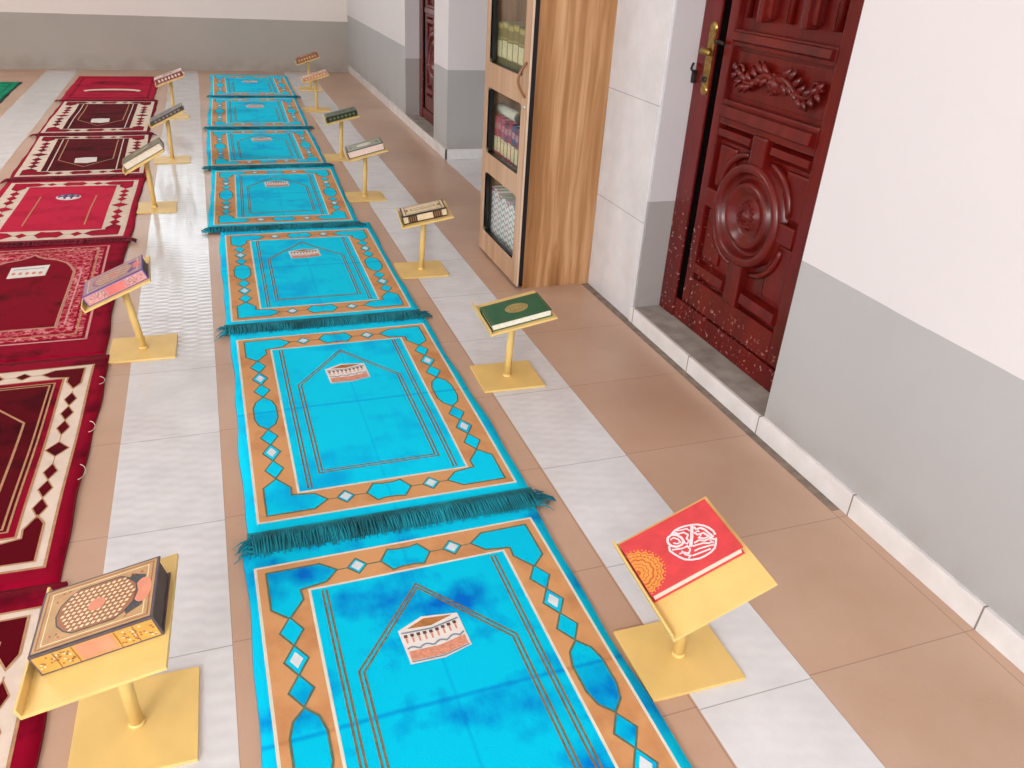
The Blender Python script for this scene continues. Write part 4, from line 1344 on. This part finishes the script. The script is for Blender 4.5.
# bowed wooden pull handle and the small lock
bm = bmesh.new()
hy = 2.852
pts = [(CX0 + off.x, hy + off.y, 0.858)] + [(CX0 - 0.004 - 0.024 * math.sin(PI * k / 10) + off.x, hy + off.y + 0.008 * math.sin(PI * k / 10), 0.855 - 0.112 * k / 10) for k in range(11)] + [(CX0 + off.x, hy + off.y, 0.740)]
tube(bm, pts, 0.0048, 10)
obj('handle', mesh_of(bm, 'handle'), [plain('handle_wood', (140, 88, 48), 0.35, 0.1)], dr)
bm = bmesh.new()
lathe(bm, [(0.009, 0.0), (0.009, 0.004), (0.006, 0.006), (0.001, 0.006)], 18, 0, Matrix.Translation((CX0 + off.x, 2.853 + off.y, 0.705)) @ Matrix.Rotation(-PI / 2, 4, 'Y'))
obj('lock', mesh_of(bm, 'lock'), [plain('lock_steel', (200, 196, 188), 0.3, 0.05, metal=0.8)], dr)

# books in the case ---------------------------------------------------------
def shelf_book(label, y0, th, z0, h, cover, group, spine_bands, depth=0.17, x0=1.122):
    c0 = Vector(((CX0 + CX1) / 2, (CY0 + CY1) / 2, 0)); P = c0 + Matrix.Rotation(BROT, 3, 'Z') @ (Vector((x0 + depth / 2, y0 + th / 2, z0)) - c0)
    r = thing('shelved_book', label, 'book', P, BROT, group)
    bm = bmesh.new()
    hd, ht = depth / 2, th / 2
    box(bm, -hd, hd, -ht, -ht + 0.003, 0, h, 0)
    box(bm, -hd, hd, ht - 0.003, ht, 0, h, 0)
    box(bm, -hd - 0.002, -hd + 0.003, -ht + 0.0005, ht - 0.0005, 0, h, 0, 0.0012)
    for z, zz, mi in spine_bands:
        f = bm.faces.new([bm.verts.new((-hd - 0.0026, y, q)) for y, q in ((ht - 0.003, z * h), (-ht + 0.003, z * h), (-ht + 0.003, zz * h), (ht - 0.003, zz * h))])
        f.material_index = mi
    obj('cover', mesh_of(bm, 'shelved_cover'), cover, r)
    boxobj('page_block', -hd + 0.003, hd - 0.004, -ht + 0.003, ht - 0.003, 0.003, h - 0.004, PAGE, r)
    return r
ORD = ['first', 'second', 'third', 'fourth', 'fifth', 'sixth', 'seventh', 'eighth', 'ninth', 'tenth', 'eleventh']
olive = bk('olive_gold', (150, 136, 78)); creamlab = bk('label_cream', (250, 238, 192)); goldb = bk('gold_band', (206, 186, 112)); dkol = bk('dark_olive2', (112, 108, 62))
y = 2.862
for k in range(7):
    th = 0.062
    h = 0.175 + (0.006 if k % 2 else 0.0)
    shelf_book('olive and cream book on the top visible shelf, %s from the door handle' % ORD[k], y, th - 0.001, SH[2] + 0.009, h, [olive, creamlab, goldb, dkol], 'olive books on the upper shelf', [(0.0, 0.26, 3), (0.28, 0.62, 1), (0.88, 0.97, 2), (0.66, 0.68, 2)])
    y += th + 0.001
cols = [('purple-grey', (104, 88, 128)), ('red', (186, 62, 70)), ('purple-grey', (112, 92, 132)), ('plum', (134, 66, 92)), ('purple-grey', (98, 84, 122)), ('crimson', (196, 60, 74)), ('plum', (142, 72, 98)), ('pink-red', (206, 88, 98)), ('crimson', (182, 50, 66)), ('pink-red', (214, 96, 108))]
y = 2.862
for k, (nm, c) in enumerate(cols):
    th = 0.042
    h = 0.178 + 0.004 * ((k * 7) % 3)
    shelf_book('%s book with cream spine label on the middle shelf, %s from the door lock' % (nm, ORD[k]), y, th - 0.001, SH[1] + 0.009, h, [bk('mid_' + nm + str(k), c), creamlab, bk('rose_spot', (226, 150, 150)), bk('mid_low_' + str(k % 2), (168, 80, 70) if k % 2 else (150, 86, 66))], 'red and purple books on the middle shelf', [(0.22, 0.56, 1), (0.72, 0.86, 2), (0.02, 0.18, 3)])
    y += th + 0.001
# rolled paper lying on the books
r = thing('paper_roll', 'white rolled paper with a black end lying on the middle shelf books', 'paper roll', (1.148, 3.19, SH[1] + 0.009 + 0.186 + 0.0205))
bm = bmesh.new(); tube(bm, [(0, -0.115, 0), (0, 0.12, 0)], 0.020, 20)
obj('roll', mesh_of(bm, 'roll'), [plain('white_paper', (232, 228, 214), 0.8, 0.05)], r)
bm = bmesh.new(); tube(bm, [(0, -0.150, 0), (0, -0.114, 0)], 0.0205, 20)
cap = obj('end_cap', mesh_of(bm, 'end_cap'), [M_black], r); cap['label'] = 'black end cap'
# white wavy-patterned volumes on the bottom shelf
def wavy_mat(name, c):
    m = bpy.data.materials.new(name)
    nt, nd, lk, b = nodes_of(m)
    pos = worldpos(nt)
    sep = N(nt, 'ShaderNodeSeparateXYZ'); lk.new(pos, sep.inputs[0])
    tri = mathn(nt, 'PINGPONG', sep.outputs[1], 0.024)
    z = mathn(nt, 'ADD', sep.outputs[2], mathn(nt, 'MULTIPLY', tri, 0.8))
    s = mathn(nt, 'PINGPONG', z, 0.013)
    f = mathn(nt, 'GREATER_THAN', s, 0.0086)
    lk.new(mixc(nt, f, lin((255, 254, 255)), lin(c)), b.inputs['Base Color'])
    b.inputs['Roughness'].default_value = 0.5
    return m
WV = [wavy_mat('wavy_green', (150, 176, 168)), wavy_mat('wavy_pink', (206, 150, 170)), wavy_mat('wavy_grey', (160, 164, 176))]
y = 2.862
pinkline = bk('pink_line', (204, 96, 122))
for k in range(9):
    th = 0.047
    shelf_book('white wavy-patterned volume on the bottom shelf, %s from the door lock side' % ORD[k], y, th - 0.001, SH[0] + 0.009, 0.215 if k < 7 else 0.226, [WV[k % 3], pinkline], 'white patterned volumes on the bottom shelf', [(0.0, 0.03, 1)] if k % 2 else [(0.94, 0.98, 1)])
    y += th + 0.001
# ------------------------------------------------------------------ camera, light
f_, R_ = 27.9755, ((0.9417899999929648, -0.3317670200831918, 0.05442646689222484), (0.11463217241810951, 0.46906497084998644, 0.8756925934186074), (0.3160554713336826, 0.8184795034126514, -0.4797918731423276))
cam = bpy.data.cameras.new('camera')
cam.lens = f_
cam.sensor_width = 36.0
cam.sensor_fit = 'HORIZONTAL'
cam.clip_start = 0.02
co = bpy.data.objects.new('camera', cam)
C.objects.link(co)
r, u, fw = (Vector(v) for v in R_)
co.matrix_world = Matrix(((r.x, u.x, -fw.x, 0.0), (r.y, u.y, -fw.y, 0.0), (r.z, u.z, -fw.z, 1.215), (0, 0, 0, 1)))
bpy.context.scene.camera = co

w = bpy.data.worlds.new('sky')
bpy.context.scene.world = w
w.use_nodes = True
bg = w.node_tree.nodes['Background']
bg.inputs[0].default_value = (0.93, 0.965, 1.0, 1)
bg.inputs[1].default_value = 2.5

def area(name, loc, target, size, power, color=(1, 1, 1), sy=None):
    l = bpy.data.lights.new(name, 'AREA')
    l.energy = power
    l.size = size
    if sy:
        l.shape = 'RECTANGLE'; l.size_y = sy
    l.color = color
    o = bpy.data.objects.new(name, l)
    C.objects.link(o)
    o.location = loc
    d = Vector(target) - Vector(loc)
    o.rotation_euler = d.to_track_quat('-Z', 'Y').to_euler()
    return o
area('daylight_behind', (-2.6, -2.6, 2.5), (0.6, 2.2, 0.2), 1.8, 160, (1.0, 0.98, 0.97), 1.8)
area('far_fill_light', (-3.4, 5.2, 2.85), (-1.0, 6.2, 0), 1.6, 110, (1.0, 0.95, 0.9))  # unseen fill light, added to brighten the far end of the room

sc = bpy.context.scene
sc.view_settings.view_transform = 'Standard'
sc.view_settings.look = 'None'
sc.view_settings.exposure = 0.0
